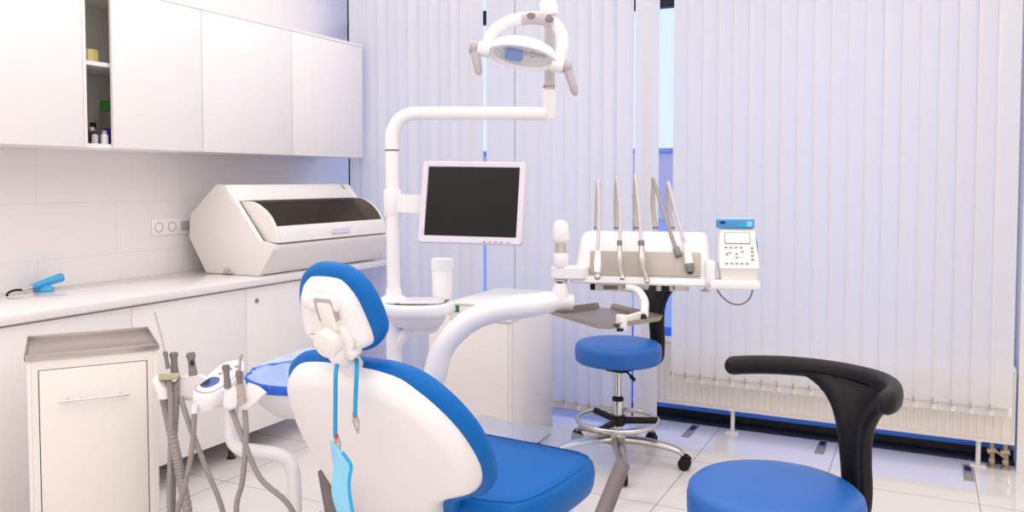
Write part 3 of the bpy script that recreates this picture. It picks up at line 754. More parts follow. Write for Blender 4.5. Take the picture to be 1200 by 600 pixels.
ma.loft([[p + Vector((0, 0, z)) + n_ for z, n_ in ((-.032, Vector((-.008, .018, 0))), (.032, Vector((-.008, .018, 0))), (.032, Vector((.008, -.018, 0))), (-.032, Vector((.008, -.018, 0))))] for p in (pA, pA.lerp(pL, .5), pL, pBk)])
part('mount_arm', ma, 'plast', mo, world=True)
part('mount_plate', MB().box((0, .046, 0), (.11, .012, .11), bev=.003), 'plast', mo)

# ================================================================== operating light
ol = thing('operating_light', 'white dental operating light on a bent tube arm above the monitor', 'lamp', (1.77, 2.497, 1.45))
part('arm_tube', MB().tube([(1.770, 2.497, 1.452), (1.769, 2.4975, 1.50), (1.773, 2.503, 1.527), (1.793, 2.515, 1.565), (1.83, 2.534, 1.584), (1.879, 2.559, 1.586), (2.045, 2.642, 1.586), (2.266, 2.752, 1.584)], .024, seg=20), 'plast', ol, world=True)
part('arm_seam', MB().cyl((1.770, 2.497, 1.449), (1.7699, 2.4971, 1.455), .0252), 'greyd', ol, world=True)
Vt = Vector((2.277, 2.757, 1.584))
part('upright', MB().lathe([(.0, -.022), (.018, -.02), (.0235, -.008), (.0235, .085)], Matrix.Translation(Vt), seg=24), 'plast', ol, world=True)
part('upright_sleeve', MB().cyl(Vt+Vector((0, 0, .085)), Vt+Vector((0, 0, .60)), .020), 'grey', ol, world=True)
q = MB()
for k in range(5): a = R(200+35*k); q.box((.0205*math.cos(a), .0205*math.sin(a), .098), (.004, .004, .008))
part('scale_marks', q.xf(Matrix.Translation(Vt)), 'greyd', ol, world=True)
# the lamp head: frame tilted to the right as it hangs from the yoke
LS = .003035
mLh = Matrix.Translation(Vector((2.24, 2.614, 1.786))) @ Euler((0, 0, R(26.5)), 'XYZ').to_matrix().to_4x4()
def lp(px, py, d=0): return mLh @ Vector(((px-613)*LS*.976, d, -(py-62)*LS*.976))
part('top_arm', MB().tube([Vt+Vector((0, 0, .60)), Vt+Vector((0, -.05, .65)), lp(643, -40, .02), lp(643, 8, .0)], .024, seg=16, smooth=False).cyl(lp(641, 1, 0), lp(645, 19, 0), .03, bev=.006), 'plast', ol, world=True)
yk = MB().tube([lp(569, 57, 0), lp(573, 47, 0), lp(580, 36, 0), lp(592, 27.5, 0), lp(608, 22.5, 0), lp(628, 21, 0), lp(645, 25, 0), lp(656, 36, 0), lp(659.5, 52, 0), lp(656, 70, 0)], lambda t: .0205, seg=16)
part('yoke', yk, 'plast', ol, world=True, sharp=60)
yp = part('yoke_panel', MB().tube([lp(611, 23.5, -.004), lp(620, 22.2, -.004), lp(634, 23, -.004), lp(648, 28, -.004)], .0212, seg=18), 'grey', ol, world=True)
for x, y in ((622, 20.5), (643, 24.5)):
    part('button', MB().slab(ellipse(.0145, .0115, 20), [(0, -.02), (0, .0235), (.003, .0255)], Matrix.Translation(lp(x, y, -.004)) @ Euler((R(90), 0, R(26.5)), 'XYZ').to_matrix().to_4x4()), 'greyd', yp, world=True)
mHd = mLh @ fr(((613-613)*LS, 0, 0), ry=10.5) @ fr(rx=-30)
# dished head, open towards the viewer and down; local z axis = back of the dish
def dome(prof, sx, sy, m, seg=40):
    return [[m @ Vector((sx*r*math.cos(2*math.pi*k/seg), sy*r*math.sin(2*math.pi*k/seg), z)) for k in range(seg)] for r, z in prof]
SX, SY = .122, .066
mDm = mHd @ Matrix.Rotation(R(0), 4, 'X')
part('head_shell', MB().loft(dome([(.03, .052), (.4, .047), (.7, .036), (.9, .02), (1.0, .0), (1.03, -.012), (1.01, -.022), (.93, -.024), (.85, -.016), (.80, .004)], SX, SY, mDm), cap=True), 'plast', ol, world=True, sharp=60)
part('reflector', MB().loft(dome([(.84, -.006), (.72, .014), (.5, .027), (.25, .034), (.02, .036)], SX, SY, mDm), cap=False), 'white', ol, world=True, sharp=60)
part('cover_glass', MB().loft(dome([(.86, -.014), (.5, -.02), (.02, -.023)], SX, SY, mDm), cap=False), 'lens', ol, world=True, sharp=60)
part('blue_reflection', MB().slab(rrect(.062, .05, .012, 4, -.03, .012), [(0, -.012), (0, .002), (.004, .006)], mDm), 'bluereflect', ol, world=True)  # plate painted as the blue reflection inside the lamp dish
part('bulb_holder', MB().cyl(mDm @ Vector((-.07, 0, .0)), mDm @ Vector((.08, 0, .0)), .006).cyl(mDm @ Vector((.025, 0, .0)), mDm @ Vector((.04, 0, .0)), .012), 'steel', ol, world=True)
ax = (lp(662, 76) - lp(557, 57)).normalized()
for px, py, s, tip, t2 in ((567, 58, -1, (561, 84), -.02), (653, 76, 1, (673, 108), -.02)):
    c0 = lp(px, py); part('pivot_collar', MB().cyl(c0-ax*.022, c0+ax*.022, .026, bev=.004, seg=24), 'plast', ol, world=True)
    c1 = c0+ax*s*.022; c2 = c1+ax*s*.028
    hnd = MB().cyl(c1, c2, .0235, bev=.005, seg=24)
    e = lp(*tip, t2); mid = (c1+c2)/2
    hnd.tube([mid, mid.lerp(e, .5), e, e+(e-mid).normalized()*.012], lambda t: .017-.005*t if t < .93 else .007, seg=14, smooth=False)
    part('grip_handle', hnd, 'grip', ol, world=True)


# ================================================================== instrument console on the arm
KO = (2.633, 2.738, 0.99); KZ = 14
ic = thing('instrument_console', 'white instrument console with grey front panel and five curved whip arms', 'instrument console', KO, KZ)
mK = ROOTM[ic.name]; mKi = mK.inverted()
PRF = [(-.004, .0), (-.006, .012), (0, .022), (.01, .03), (.03, .098), (.052, .145), (.075, .163), (.11, .170), (.19, .168), (.235, .155), (.25, .12), (.25, .012), (.24, 0)]
pr_ = [(p.x, p.y) for p in catmull([(*p, 0) for p in PRF], 3, closed=True)]
rings = []
cx_, cz_ = .12, .07
for x, s in ((-.236, .80), (-.232, .9), (-.224, .965), (-.21, 1), (.21, 1), (.224, .965), (.232, .9), (.236, .80)):
    rings.append([Vector((x*(1-.45*max(0, p[1]-.02)), cx_+(p[0]-cx_)*s, max(0, cz_+(p[1]-cz_)*s))) for p in pr_])
part('body', MB().loft(rings), 'plast', ic, sharp=45)
part('front_lip', MB().slab(rrect(.50, .06, .012, 4), [(.004, -.008), (0, -.004), (0, .012), (.004, .018)], fr((.005, .012, .004))), 'plast', ic)
sl = math.degrees(math.atan2(.068, .02))
part('front_panel', MB().slab(rrect(.378, .084, .006, 3), [(0, -.004), (0, .004), (.003, .006)], fr((.008, .019, .066), rx=sl)), 'panel', ic)
part('panel_groove', MB().box((.008, .0005, .0205), (.38, .006, .004)), 'greyd', ic)
# swivel column left of the body
cl_ = lambda px, py: mKi @ Vector((2.374, 2.636, 1.082))
K0 = mKi @ Vector((2.364, 2.659, 0.981)); k_ = .00298
def ky(py): return (333-py)*k_
cm = Matrix.Translation(K0)
part('swivel_cap', MB().lathe([(.016, ky(286)), (.026, ky(284)), (.029, ky(279)), (.0285, ky(268)), (.024, ky(261.5)), (.014, ky(258)), (.0, ky(257.5))], cm), 'plast', ic, sharp=60)
part('swivel_neck', MB().lathe([(.021, ky(297)), (.02, ky(285))], cm).lathe([(.0235, ky(284.5)), (.0235, ky(283))], cm), 'satin', ic)
part('swivel_body', MB().lathe([(.024, ky(313)), (.027, ky(311)), (.026, ky(298)), (.023, ky(296))], cm), 'plast', ic)
sa = MB().slab(rrect(.135, .065, .03, 5), [(.004, -.022), (0, -.017), (0, .017), (.004, .022)], Matrix.Translation(K0+Vector((.03, .012, ky(319)))))
part('swivel_arm', sa, 'plast', ic)
part('swivel_pin', MB().lathe([(.02, ky(341)), (.02, ky(327))], cm).lathe([(.024, ky(329)), (.024, ky(327.5))], cm), 'satin', ic)
part('swivel_pin_cap', MB().ell((0, -.0185, ky(333)), (.012, .007, .014), cm), 'black', ic)
# fittings under the body
uf = MB().bx(-.165, -.055, .03, .07, -.034, -.008, bev=.004)
part('under_handle', uf, 'plast', ic); part('handle_window', MB().bx(-.135, -.085, .026, .034, -.028, -.014, bev=.002), 'greyd', ic)
part('knob', MB().cyl((-.183, .05, -.021), (-.163, .05, -.021), .0135, bev=.003), 'black', ic)
u2 = MB()
for x in (-.05, -.03, .055, .10): u2.cyl((x, .05, -.03), (x, .05, 0), .009, seg=14)
u2.bx(-.07, .02, .03, .08, -.026, -.006, bev=.003).bx(.11, .16, .03, .07, -.026, -.006, bev=.003)
part('hose_fittings', u2, 'satin', ic)
part('screw_foot', MB().cyl((.215, .04, -.02), (.215, .04, 0), .005).lathe([(.006, -.03), (.018, -.026), (.018, -.021), (.006, -.018)], fr((.215, .04, 0))), 'satin', ic)

# whip arms: a rod from the back of the console that folds over at the top; hose comes down in front
WHP = [((2.416, 2.872, 1.14), (2.416, 2.873, 1.169), (2.42, 2.869, 1.254), (2.429, 2.854, 1.339), (2.469, 2.757, 1.227), (2.501, 2.661, 1.097)),
       ((2.484, 2.906, 1.14), (2.482, 2.906, 1.169), (2.482, 2.899, 1.254), (2.49, 2.886, 1.353), (2.536, 2.791, 1.227), (2.567, 2.695, 1.121)),
       ((2.55, 2.939, 1.14), (2.547, 2.939, 1.169), (2.544, 2.93, 1.254), (2.55, 2.916, 1.356), (2.595, 2.821, 1.242), (2.634, 2.728, 1.123)),
       ((2.612, 2.97, 1.14), (2.61, 2.97, 1.169), (2.603, 2.96, 1.254), (2.61, 2.945, 1.345), (2.674, 2.859, 1.227), (2.748, 2.783, 1.088)),
       ((2.67, 2.999, 1.14), (2.666, 2.998, 1.169), (2.655, 2.986, 1.254), (2.659, 2.969, 1.332), (2.714, 2.879, 1.221), (2.769, 2.796, 1.126))]
for i, (rb, r1, r2, tp_, hm, he) in enumerate(WHP):
    rb, r1, r2, tp_, hm, he = [mKi @ Vector(v) for v in (rb, r1, r2, tp_, hm, he)]
    w_ = part('whip_arm', MB().tube([rb, r1, r2, tp_-Vector((0, 0, .004))], .0085, seg=10), 'satin', ic, sharp=60)
    part('rod_ring', MB().cyl(r1-Vector((0, 0, .004)), r1+Vector((0, 0, .004)), .0105), 'greyd', w_)
    part('hose', MB().tube([tp_-Vector((0, 0, .018)), tp_, hm, he], .0065, seg=10), 'hose' if i == 3 else 'grey', w_, sharp=60)
    if i == 3: part('hose_coupling', MB().cyl(he-(he-hm).normalized()*.03, he+(he-hm).normalized()*.004, .0115, bev=.002), 'greyd', w_)
HPS = [((2.502, 2.659, 1.103), (2.506, 2.643, 1.032), (2.509, 2.637, 1.012)),
       ((2.568, 2.693, 1.127), (2.575, 2.678, 1.046), (2.585, 2.675, 1.015)),
       ((2.634, 2.726, 1.127), (2.645, 2.713, 1.041), (2.661, 2.712, 1.004)),
       ((2.771, 2.795, 1.129), (2.785, 2.784, 1.061), (2.791, 2.779, 1.033))]
def tube_pts(a, b, c): return [Vector(a), Vector(b), Vector(c)]
HL = ['straight handpiece with a round turbine head, first from the left on the console front',
      'slim bent metal handpiece, second from the left on the console front',
      'thick-bodied bent handpiece, third from the left on the console front',
      'thick white motor handpiece with grey nose, at the right end of the console front']
for (a, b, c), lb, kd in zip(HPS, HL, 'tbwm'):
    a, b, c = map(Vector, (a, b, c))
    t = thing('handpiece', lb, 'handpiece', c, 0, 'dental handpieces on the console')
    if kd == 't':
        part('handle', MB().tube([a, a.lerp(b, .5), b], lambda q: .008+.004*math.sin(q*2.6), seg=14), 'white', t, world=True)
        part('head', MB().cyl(b, b.lerp(c, .6), .0095, bev=.002).ell(b.lerp(c, .75), (.0125, .0125, .0105)).cyl(b.lerp(c, .1)+Vector((-.004, -.012, .003)), b.lerp(c, .1)+Vector((.004, -.012, .003)), .004), 'satin', t, world=True)
        part('bur', MB().cyl(c, c-Vector((0, 0, .045)), .0012, .0006, seg=8), 'chrome', t, world=True)
    elif kd in 'bw':
        k = 1.25 if kd == 'w' else 1.
        part('handle', MB().tube([a, a.lerp(b, .33), a.lerp(b, .66), b, b.lerp(c, .6), c], lambda q: k*(.0065+.0055*math.exp(-((q-.38)/.22)**2)) if q < .96 else .0055, seg=14), 'satin', t, world=True)
        part('collar', MB().cyl(a-(b-a).normalized()*.012, a+(b-a).normalized()*.006, .009*k, bev=.001), 'greyd', t, world=True)
        part('head', MB().cyl(c-Vector((.0, .004, .006)), c+Vector((0, .004, .006)), .008, bev=.002), 'satin', t, world=True)
    else:
        part('handle', MB().tube([a, a.lerp(b, .5), b], lambda q: .0125+.003*q, seg=16), 'plast', t, world=True)
        part('nose', MB().tube([b, b.lerp(c, .3), b.lerp(c, .7), c], lambda q: .0155-.006*max(0, q-.5), seg=16), 'greyd', t, world=True)
        part('chuck', MB().cyl(c, c+(c-b).normalized()*.006, .007), 'dark', t, world=True)

# stainless tray hung under the console
TC = (2.512, 2.696, .87)
ty = thing('instrument_tray', 'empty square stainless tray held under the console on a curved bracket', 'tray', TC, 0)
cs = [Vector(v) for v in ((2.315, 2.682, 0.87), (2.432, 2.924, 0.87), (2.704, 2.725, 0.87), (2.592, 2.472, 0.87))]
ct = sum(cs, Vector())/4
def mix(a, b, t): return a.lerp(b, t)
oct_ = []
for i in range(4):
    p, a, b = cs[i], cs[i-1], cs[(i+1) % 4]; t_ = .10 if i % 2 else .012
    oct_ += [mix(p, a, t_), mix(p, b, t_)]
pl = MB(); z_ = Vector((0, 0, 1))
pl.loft([[p-z_*.002 for p in oct_], [p+z_*.0 for p in oct_]])
part('plate', pl, 'traysteel', ty, world=True)
for i in range(4):
    a, b = oct_[2*i+1], oct_[(2*i+2) % 8]
    nrm = (ct-(a+b)/2).normalized()
    q = MB().loft([[a, a-nrm*.012+z_*.017, a-nrm*.014+z_*.016, a-z_*.002], [b, b-nrm*.012+z_*.017, b-nrm*.014+z_*.016, b-z_*.002]])
    part('rim', q, 'traysteel', ty, world=True)
cA = cs[2].lerp(cs[3], .70); 
part('clamp', MB().box((0, 0, .014), (.026, .03, .05), bev=.003).xf(Matrix.Translation(cA) @ fr(rz=50)), 'cream', ty, world=True)
part('clamp_screw', MB().cyl(cA+Vector((0, -.02, -.006)), cA+Vector((.0, -.03, -.006)), .006).cyl(cA+Vector((.01, -.018, -.006)), cA+Vector((.01, -.028, -.006)), .005), 'dark', ty, world=True)
BP = ((2.664, 2.67, 0.893), (2.662, 2.681, 0.912), (2.657, 2.692, 0.939), (2.635, 2.704, 0.965), (2.61, 2.715, 0.973), (2.586, 2.714, 0.976))
part('carrier_bar', MB().loft([[p+Vector((0, 0, s)) + n_ for s, n_ in ((-.014, Vector((.006, -.01, 0))), (.014, Vector((.006, -.01, 0))), (.014, Vector((-.006, .01, 0))), (-.014, Vector((-.006, .01, 0))))] for p in (cA+z_*.016, Vector(BP[0]))]), 'cream', ty, world=True)
part('bracket_arm', MB().tube([Vector(BP[0])-z_*.01]+[Vector(p) for p in BP[1:]], .0135, seg=14, sx=1.2), 'plast', ty, world=True)
part('bracket_knob', MB().cyl(Vector(BP[0])+Vector((.004, -.02, -.004)), Vector(BP[0])+Vector((.006, -.032, -.004)), .012, bev=.002), 'dark', ty, world=True)

# control keypad at the right end
PO = (2.954, 2.776, 1.013)
kpd = thing('control_keypad', 'white tilted control keypad with small screen and grey buttons', 'keypad', PO, 19)
kw = .00282
def kx(px): return (px-866)*kw*1.0
q = MB()
def ring(y0, y1, z, w0, dx=0): return [Vector((dx-w0/2, y0, z)), Vector((dx+w0/2, y0, z)), Vector((dx+w0/2, y1, z)), Vector((dx-w0/2, y1, z))]
hb_ = bmesh.new()
sec = [(.0, .0, .075, .112), (.036, -.004, .08, .122), (.042, -.008, .082, .128), (.10, .02, .08, .122), (.165, .052, .092, .112), (.17, .058, .09, .108)]
hv = [[hb_.verts.new(p) for p in ring(a, b, z, w0)] for z, a, b, w0 in sec]
for a, b in zip(hv, hv[1:]):
    for i in range(4): hb_.faces.new((a[i], a[(i+1) % 4], b[(i+1) % 4], b[i]))
hb_.faces.new(hv[0]); hb_.faces.new(hv[-1])
bmesh.ops.recalc_face_normals(hb_, faces=hb_.faces)
bmesh.ops.bevel(hb_, geom=[e for e in hb_.edges if abs(e.verts[0].co.z-e.verts[1].co.z) > .001], offset=.004, segments=2, profile=.5, affect='EDGES')
q = MB(); q._merge(hb_)
part('housing', q, 'cream', kpd, sharp=30)
fa = math.degrees(math.atan2(.123, .06))
mF = Matrix.Translation((0, -.008, .042)) @ Matrix.Rotation(R(fa), 4, 'X')   # face plane: x right, y up the face, z out
dsp = part('display', MB().slab(rrect(.084, .041, .003, 3, -.002, .106), [(0, -.002), (0, .002), (.001, .003)], mF), 'lcdrim', kpd)
part('display_face', MB().slab(rrect(.077, .035, .001, 2, -.002, .106), [(0, .001), (0, .0035)], mF), 'lcd', dsp)
bt = [(-.041+.0165*i, .073, .0085, .004) for i in range(4)] + [(-.041+.0165*i, .016, .0085, .004) for i in range(5)] + [(.044, .071-.0135*i, .0085, .0045) for i in range(4)] + [(-.038, .049, .007, .006), (-.028, .054, .006, .004), (-.007, .05, .007, .004), (-.007, .037, .007, .004), (.012, .058, .008, .004)]
for x, y, a, b in bt:
    part('button', MB().slab(rrect(a*1.15, b*1.45, .002, 3, x, y), [(0, -.001), (0, .0022), (.0006, .003)], mF), 'button', kpd)
part('mark_line', MB().box((-.017, .04, .001), (.008, .001, .001), mF).box((.005, .04, .001), (.012, .001, .001), mF), 'button', kpd)
sup = MB().bx(-.093, .066, -.018, .085, -.028, .0, bev=.006).bx(-.106, -.074, .01, .08, -.015, .062, bev=.008)
part('cradle', sup, 'plast', kpd)
part('cable', MB().tube([(-.07, .03, -.024), (-.058, .028, -.05), (-.025, .025, -.078), (.012, .025, -.082), (.04, .028, -.06), (.05, .03, -.024)], .0028, seg=8).tube([(.046, .08, .16), (.062, .085, .14), (.07, .085, .10), (.066, .08, .04), (.055, .07, .0)], .0028, seg=8), 'greyd', kpd)
pk = thing('paper_pack', 'small sky blue pack lying on top of the control keypad', 'pack', tuple(ROOTM[kpd.name] @ Vector((-.006, .072, .1702))), 18)
part('box', MB().box((0, 0, .015), (.122, .05, .03), bev=.003), 'bpack', pk)
part('print_patch', MB().bx(.005, .05, -.0262, -.0255, .004, .016, bev=.0002), 'maskd', pk)
part('print_patch', MB().bx(.036, .054, -.0264, -.0256, .006, .024, bev=.0002), 'mask', pk)
part('print_patch', MB().slab(ellipse(.011, .005, 18), [(0, 0), (0, .0008)], fr((-.043, -.025, .019), rx=90)), 'dark', pk)
part('lid', MB().box((0, 0, .0305), (.118, .046, .002), bev=.0006), 'mask', pk)

# ================================================================== compressor cabinet with the green label
wc = thing('equipment_cabinet', 'white floor cabinet with a small green label, behind the bent white arm', 'cabinet', (1.52, 3.68, 0))
mW = fr((1.797, 3.405, 0), rz=3)
def wb(x0, x1, y0, y1, z0, z1, bev): return MB().bx(x0, x1, y0, y1, z0, z1, bev=bev).xf(mW)
part('body', wb(-.44, -.006, .012, .56, .02, .684, .004), 'ivory', wc, world=True)
part('door', wb(-.435, -.02, .002, .0115, .03, .676, .003), 'ivory', wc, world=True)
part('side_panel', wb(-.0058, 0, .03, .55, .03, .676, .002), 'cab', wc, world=True)
part('head_block', wb(-.325, -.001, 0, .56, .6845, .752, .005), 'cab', wc, world=True)
part('top', wb(-.327, .001, -.002, .562, .7525, .765, .004), 'cab', wc, world=True)
gl = part('label', wb(-.315, -.268, -.003, -.0005, .718, .750, .0008), 'green', wc, world=True)
part('label_figure', wb(-.30, -.283, -.0036, -.0028, .731, .737, 0).bx(-.295, -.288, -.0036, -.0028, .722, .746, m=mW), 'mask', gl, world=True)
part('plinth', wb(-.425, -.015, .03, .55, 0, .02, 0), 'dark', wc, world=True)

# ================================================================== assistant's suction console
ac = thing('suction_console', 'white holder console with oval control panel on a bent floor pipe', 'console', (1.544, 1.898, 0.631))
def W3(*p): return Vector(p)
mA_ = Matrix.Translation(Vector((1.514, 1.884, 0.653))) @ Euler((0, 0, R(24)), 'XYZ').to_matrix().to_4x4()
s_ = .00268
part('floor_pipe', MB().tube([Vector((1.535, 1.938, 0.631)), Vector((1.536, 1.936, 0.561)), Vector((1.542, 1.936, 0.517)), Vector((1.567, 1.947, 0.49)), Vector((1.601, 1.975, 0.479)), Vector((1.656, 2.013, 0.465)), Vector((1.684, 2.036, 0.437)), Vector((1.697, 2.041, 0.387)), Vector((1.703, 2.038, 0.277)), Vector((1.707, 2.032, 0.113)), Vector((*(1.709, 2.029, 0.03)[:2], .02))], .0225, seg=18), 'plast', ac, world=True)
fp = Vector((1.709, 2.029, 0.03))
part('floor_plate', MB().lathe([(.07, 0), (.07, .01), (.04, .02), (.026, .03)], fr((fp.x, fp.y, 0))), 'plast', ac, world=True)
# main tongue: rounded body, the sloped panel on top
TO = [Vector(p) for p in [(1.45, 1.863, 0.683), (1.437, 1.895, 0.696), (1.429, 1.953, 0.719), (1.429, 2.001, 0.737), (1.441, 2.031, 0.746), (1.46, 2.045, 0.748), (1.487, 2.039, 0.741), (1.508, 2.016, 0.728), (1.519, 1.978, 0.711), (1.522, 1.942, 0.698), (1.52, 1.908, 0.686), (1.512, 1.88, 0.678), (1.487, 1.862, 0.676)]]
TO = catmull(TO, 4, closed=True); tc_ = sum(TO, Vector())/len(TO)
e1 = (TO[len(TO)//2]-TO[0]).normalized(); e3 = (TO[10]-tc_).cross(TO[20]-tc_).normalized()
e3 = e3 if e3.z > 0 else -e3
def sc(P, f, up, dn=0): return [tc_+(p-tc_)*f+e3*up-Vector((0, 0, dn)) for p in P]
part('panel_body', MB().loft([sc(TO, .8, 0, .062), sc(TO, .97, 0, .055), sc(TO, 1.04, 0, .04), sc(TO, 1.05, 0, .012), sc(TO, 1.02, -.002), sc(TO, .98, 0)]), 'plast', ac, world=True, sharp=50)
pnl = part('panel_face', MB().loft([sc(TO, .93, -.004), sc(TO, .93, .002), sc(TO, .92, .0026)]), 'cab', ac, world=True)
part('panel_rim', MB().tube([p for p in sc(TO, .93, .002)]+[sc(TO, .93, .002)[0]], .0011, seg=6, smooth=False), 'greyd', pnl, world=True)
f1 = (Vector((1.525, 1.984, 0.755))-Vector((1.49, 1.874, 0.687))).normalized(); f1 = (f1-e3*f1.dot(e3)).normalized(); f2 = e3.cross(f1)
def onface(q): return tc_+f1*q[0]+f2*q[1]
def disc(cx, cy, a, b, h): return [[onface((cx+a*f*math.cos(2*math.pi*k/24), cy+b*f*math.sin(2*math.pi*k/24)))+e3*z for k in range(24)] for f, z in ((1, 0), (1, h), (.9, h+.001))]
part('emblem', MB().loft(disc(-.042, -.002, .032, .026, .003)), 'emblem', pnl, world=True)
for x, y in ((.005, .012), (.012, -.018), (.04, .008), (.062, .004), (.05, -.018)):
    part('button', MB().loft(disc(x, y, .007, .007, .004)), 'button', pnl, world=True)
# holder cradles
def soft(rs):
    a, b = [[Vector(p) for p in r] for r in rs]
    a = catmull(sum(([p.lerp(a[i-1], .12), p.lerp(a[(i+1) % len(a)], .12)] for i, p in enumerate(a)), []), 2, closed=True)
    b = catmull(sum(([p.lerp(b[i-1], .12), p.lerp(b[(i+1) % len(b)], .12)] for i, p in enumerate(b)), []), 2, closed=True)
    ca, cb = sum(a, Vector())/len(a), sum(b, Vector())/len(b)
    mixr = lambda t: [p.lerp(q, t) for p, q in zip(a, b)]
    shr = lambda r, f: [sum(r, Vector())/len(r)+(p-sum(r, Vector())/len(r))*f for p in r]
    return MB().loft([shr(a, .78), shr(mixr(.03), .92), mixr(.12), mixr(.88), shr(mixr(.97), .92), shr(b, .78)])
part('holder', soft([[(1.38, 1.853, 0.699), (1.393, 1.861, 0.723), (1.456, 1.892, 0.731), (1.48, 1.904, 0.718), (1.44, 1.882, 0.685), (1.423, 1.873, 0.658), (1.402, 1.861, 0.647), (1.382, 1.852, 0.658)], [(1.332, 1.895, 0.684), (1.345, 1.903, 0.709), (1.409, 1.936, 0.717), (1.434, 1.947, 0.703), (1.393, 1.925, 0.67), (1.376, 1.915, 0.643), (1.354, 1.904, 0.632), (1.334, 1.894, 0.643)]]), 'plast', ac, world=True, sharp=60)
part('holder', soft([[(1.588, 1.855, 0.679), (1.592, 1.859, 0.708), (1.62, 1.873, 0.716), (1.632, 1.878, 0.7), (1.626, 1.873, 0.65), (1.608, 1.863, 0.64), (1.589, 1.854, 0.648)], [(1.535, 1.906, 0.661), (1.54, 1.91, 0.69), (1.568, 1.925, 0.698), (1.581, 1.93, 0.682), (1.574, 1.924, 0.631), (1.555, 1.914, 0.621), (1.536, 1.905, 0.629)]]), 'plast', ac, world=True, sharp=60)
part('holder', soft([[(1.626, 1.884, 0.65), (1.632, 1.889, 0.698), (1.648, 1.898, 0.724), (1.679, 1.913, 0.711), (1.7, 1.923, 0.692), (1.67, 1.906, 0.656), (1.647, 1.894, 0.637), (1.628, 1.884, 0.64)], [(1.567, 1.943, 0.629), (1.573, 1.948, 0.677), (1.59, 1.958, 0.704), (1.621, 1.973, 0.691), (1.644, 1.983, 0.672), (1.613, 1.966, 0.634), (1.589, 1.953, 0.615), (1.57, 1.944, 0.618)]]), 'plast', ac, world=True, sharp=60)
part('cross_bar', MB().tube([Vector((1.358, 1.857, 0.663)), Vector((1.415, 1.891, 0.661)), Vector((1.509, 1.931, 0.641)), Vector((1.593, 1.968, 0.653))], .02, seg=12), 'plast', ac, world=True)
part('holder_plate', soft([[(1.384, 1.79, 0.745), (1.443, 1.82, 0.748), (1.444, 1.82, 0.737), (1.427, 1.811, 0.727), (1.385, 1.789, 0.724)], [(1.318, 1.846, 0.727), (1.379, 1.877, 0.729), (1.38, 1.876, 0.718), (1.363, 1.867, 0.708), (1.319, 1.845, 0.705)]]), 'beige', ac, world=True)
part('hose_elbow', MB().tube([Vector((1.313, 1.853, 0.702)), Vector((1.345, 1.835, 0.693)), Vector((1.361, 1.831, 0.68)), Vector((1.363, 1.831, 0.658))], .022, seg=14), 'plast', ac, world=True)

def valve(name, label, base, tipp, r, hose, nozzle=None, body='greyd', button=True, rib=0, hr=.0085, collar=None):
    t = thing(name, label, 'suction handpiece', Vector(base), 0, 'suction and spray handpieces')
    a, b = Vector(base), Vector(tipp)
    u = b-a
    part('grip', MB().tube([a, a+u*.25, a+u*.55, a+u*.8, b], lambda q: r*(1-.18*math.sin(q*3.14)**2+(.1 if q > .75 else 0)), seg=14).cyl(b, b+u*.06, r*.8), body, t, world=True)
    if button:
        p = a+u*.62; part('slide_button', MB().ell(p+Vector((.013, -.010, 0)), (.007, .006, .009)).cyl(p, p+Vector((.014, -.008, 0)), .005), 'dark', t, world=True)
    if nozzle:
        part('nozzle', MB().tube([b, *[Vector(q) for q in nozzle[0]]], nozzle[1], seg=8), nozzle[2], t, world=True)
    if collar: part('collar', MB().tube([Vector(collar[0]), Vector(collar[1])], collar[2], smooth=False), 'panel', t, world=True)
    H = [Vector(q) for q in hose]
    last = H[-1]
    H += [Vector((last.x+.01, last.y+.02, .12)), Vector((last.x+.05, last.y+.06, .014)), Vector((last.x+.14, last.y+.1, .012))]
    part('hose', MB().tube(H, hr, seg=10, n=18 if rib else 8, ribs=rib), 'hose', t, world=True, sharp=60 if not rib else 20)
    return t
valve('saliva_ejector', 'thin grey ejector with a long clear straw, nearest the steel-topped trolley', (1.386, 1.825, 0.754), (1.376, 1.823, 0.805), .0075, [(1.389, 1.825, 0.717), (1.395, 1.825, 0.653), (1.397, 1.818, 0.49), (1.399, 1.81, 0.305)], nozzle=([(1.362, 1.819, 0.864), (1.344, 1.813, 0.931)], .0034, 'grey'), button=False, hr=.0085)
valve('suction_handpiece', 'thick grey suction holder standing in the beige plate beside the ejector', (1.388, 1.848, 0.736), (1.384, 1.849, 0.798), .0125, [(1.389, 1.847, 0.707), (1.391, 1.844, 0.621), (1.38, 1.844, 0.51), (1.366, 1.848, 0.285)], button=False, rib=.16, hr=.0115)
valve('suction_handpiece', 'grey suction valve with black slide button in the left white holder', (1.457, 1.859, 0.733), (1.448, 1.858, 0.801), .0135, [(1.407, 1.853, 0.658), (1.451, 1.849, 0.57), (1.497, 1.865, 0.447), (1.548, 1.884, 0.305)])
valve('suction_handpiece', 'grey suction valve standing in front of the oval control panel', (1.595, 1.866, 0.709), (1.588, 1.866, 0.775), .0115, [(1.588, 1.886, 0.634), (1.638, 1.88, 0.558), (1.69, 1.899, 0.432), (1.781, 1.94, 0.327)], button=False)
valve('spray_syringe', 'grey and silver spray syringe with bent clear nozzle beside the blue lined bowl', (1.631, 1.882, 0.678), (1.625, 1.883, 0.756), .0105, [(1.625, 1.905, 0.634), (1.648, 1.885, 0.558), (1.641, 1.875, 0.424), (1.626, 1.863, 0.327)], nozzle=([(1.627, 1.885, 0.785), (1.629, 1.887, 0.801), (1.633, 1.89, 0.811)], .0042, 'satin'), button=False, collar=((1.636, 1.884, 0.662), (1.629, 1.883, 0.72), .0125))
t = thing('suction_hose', 'ribbed grey suction hose hanging from the white elbow next to the trolley', 'hose', Vector((1.359, 1.829, 0.658)))
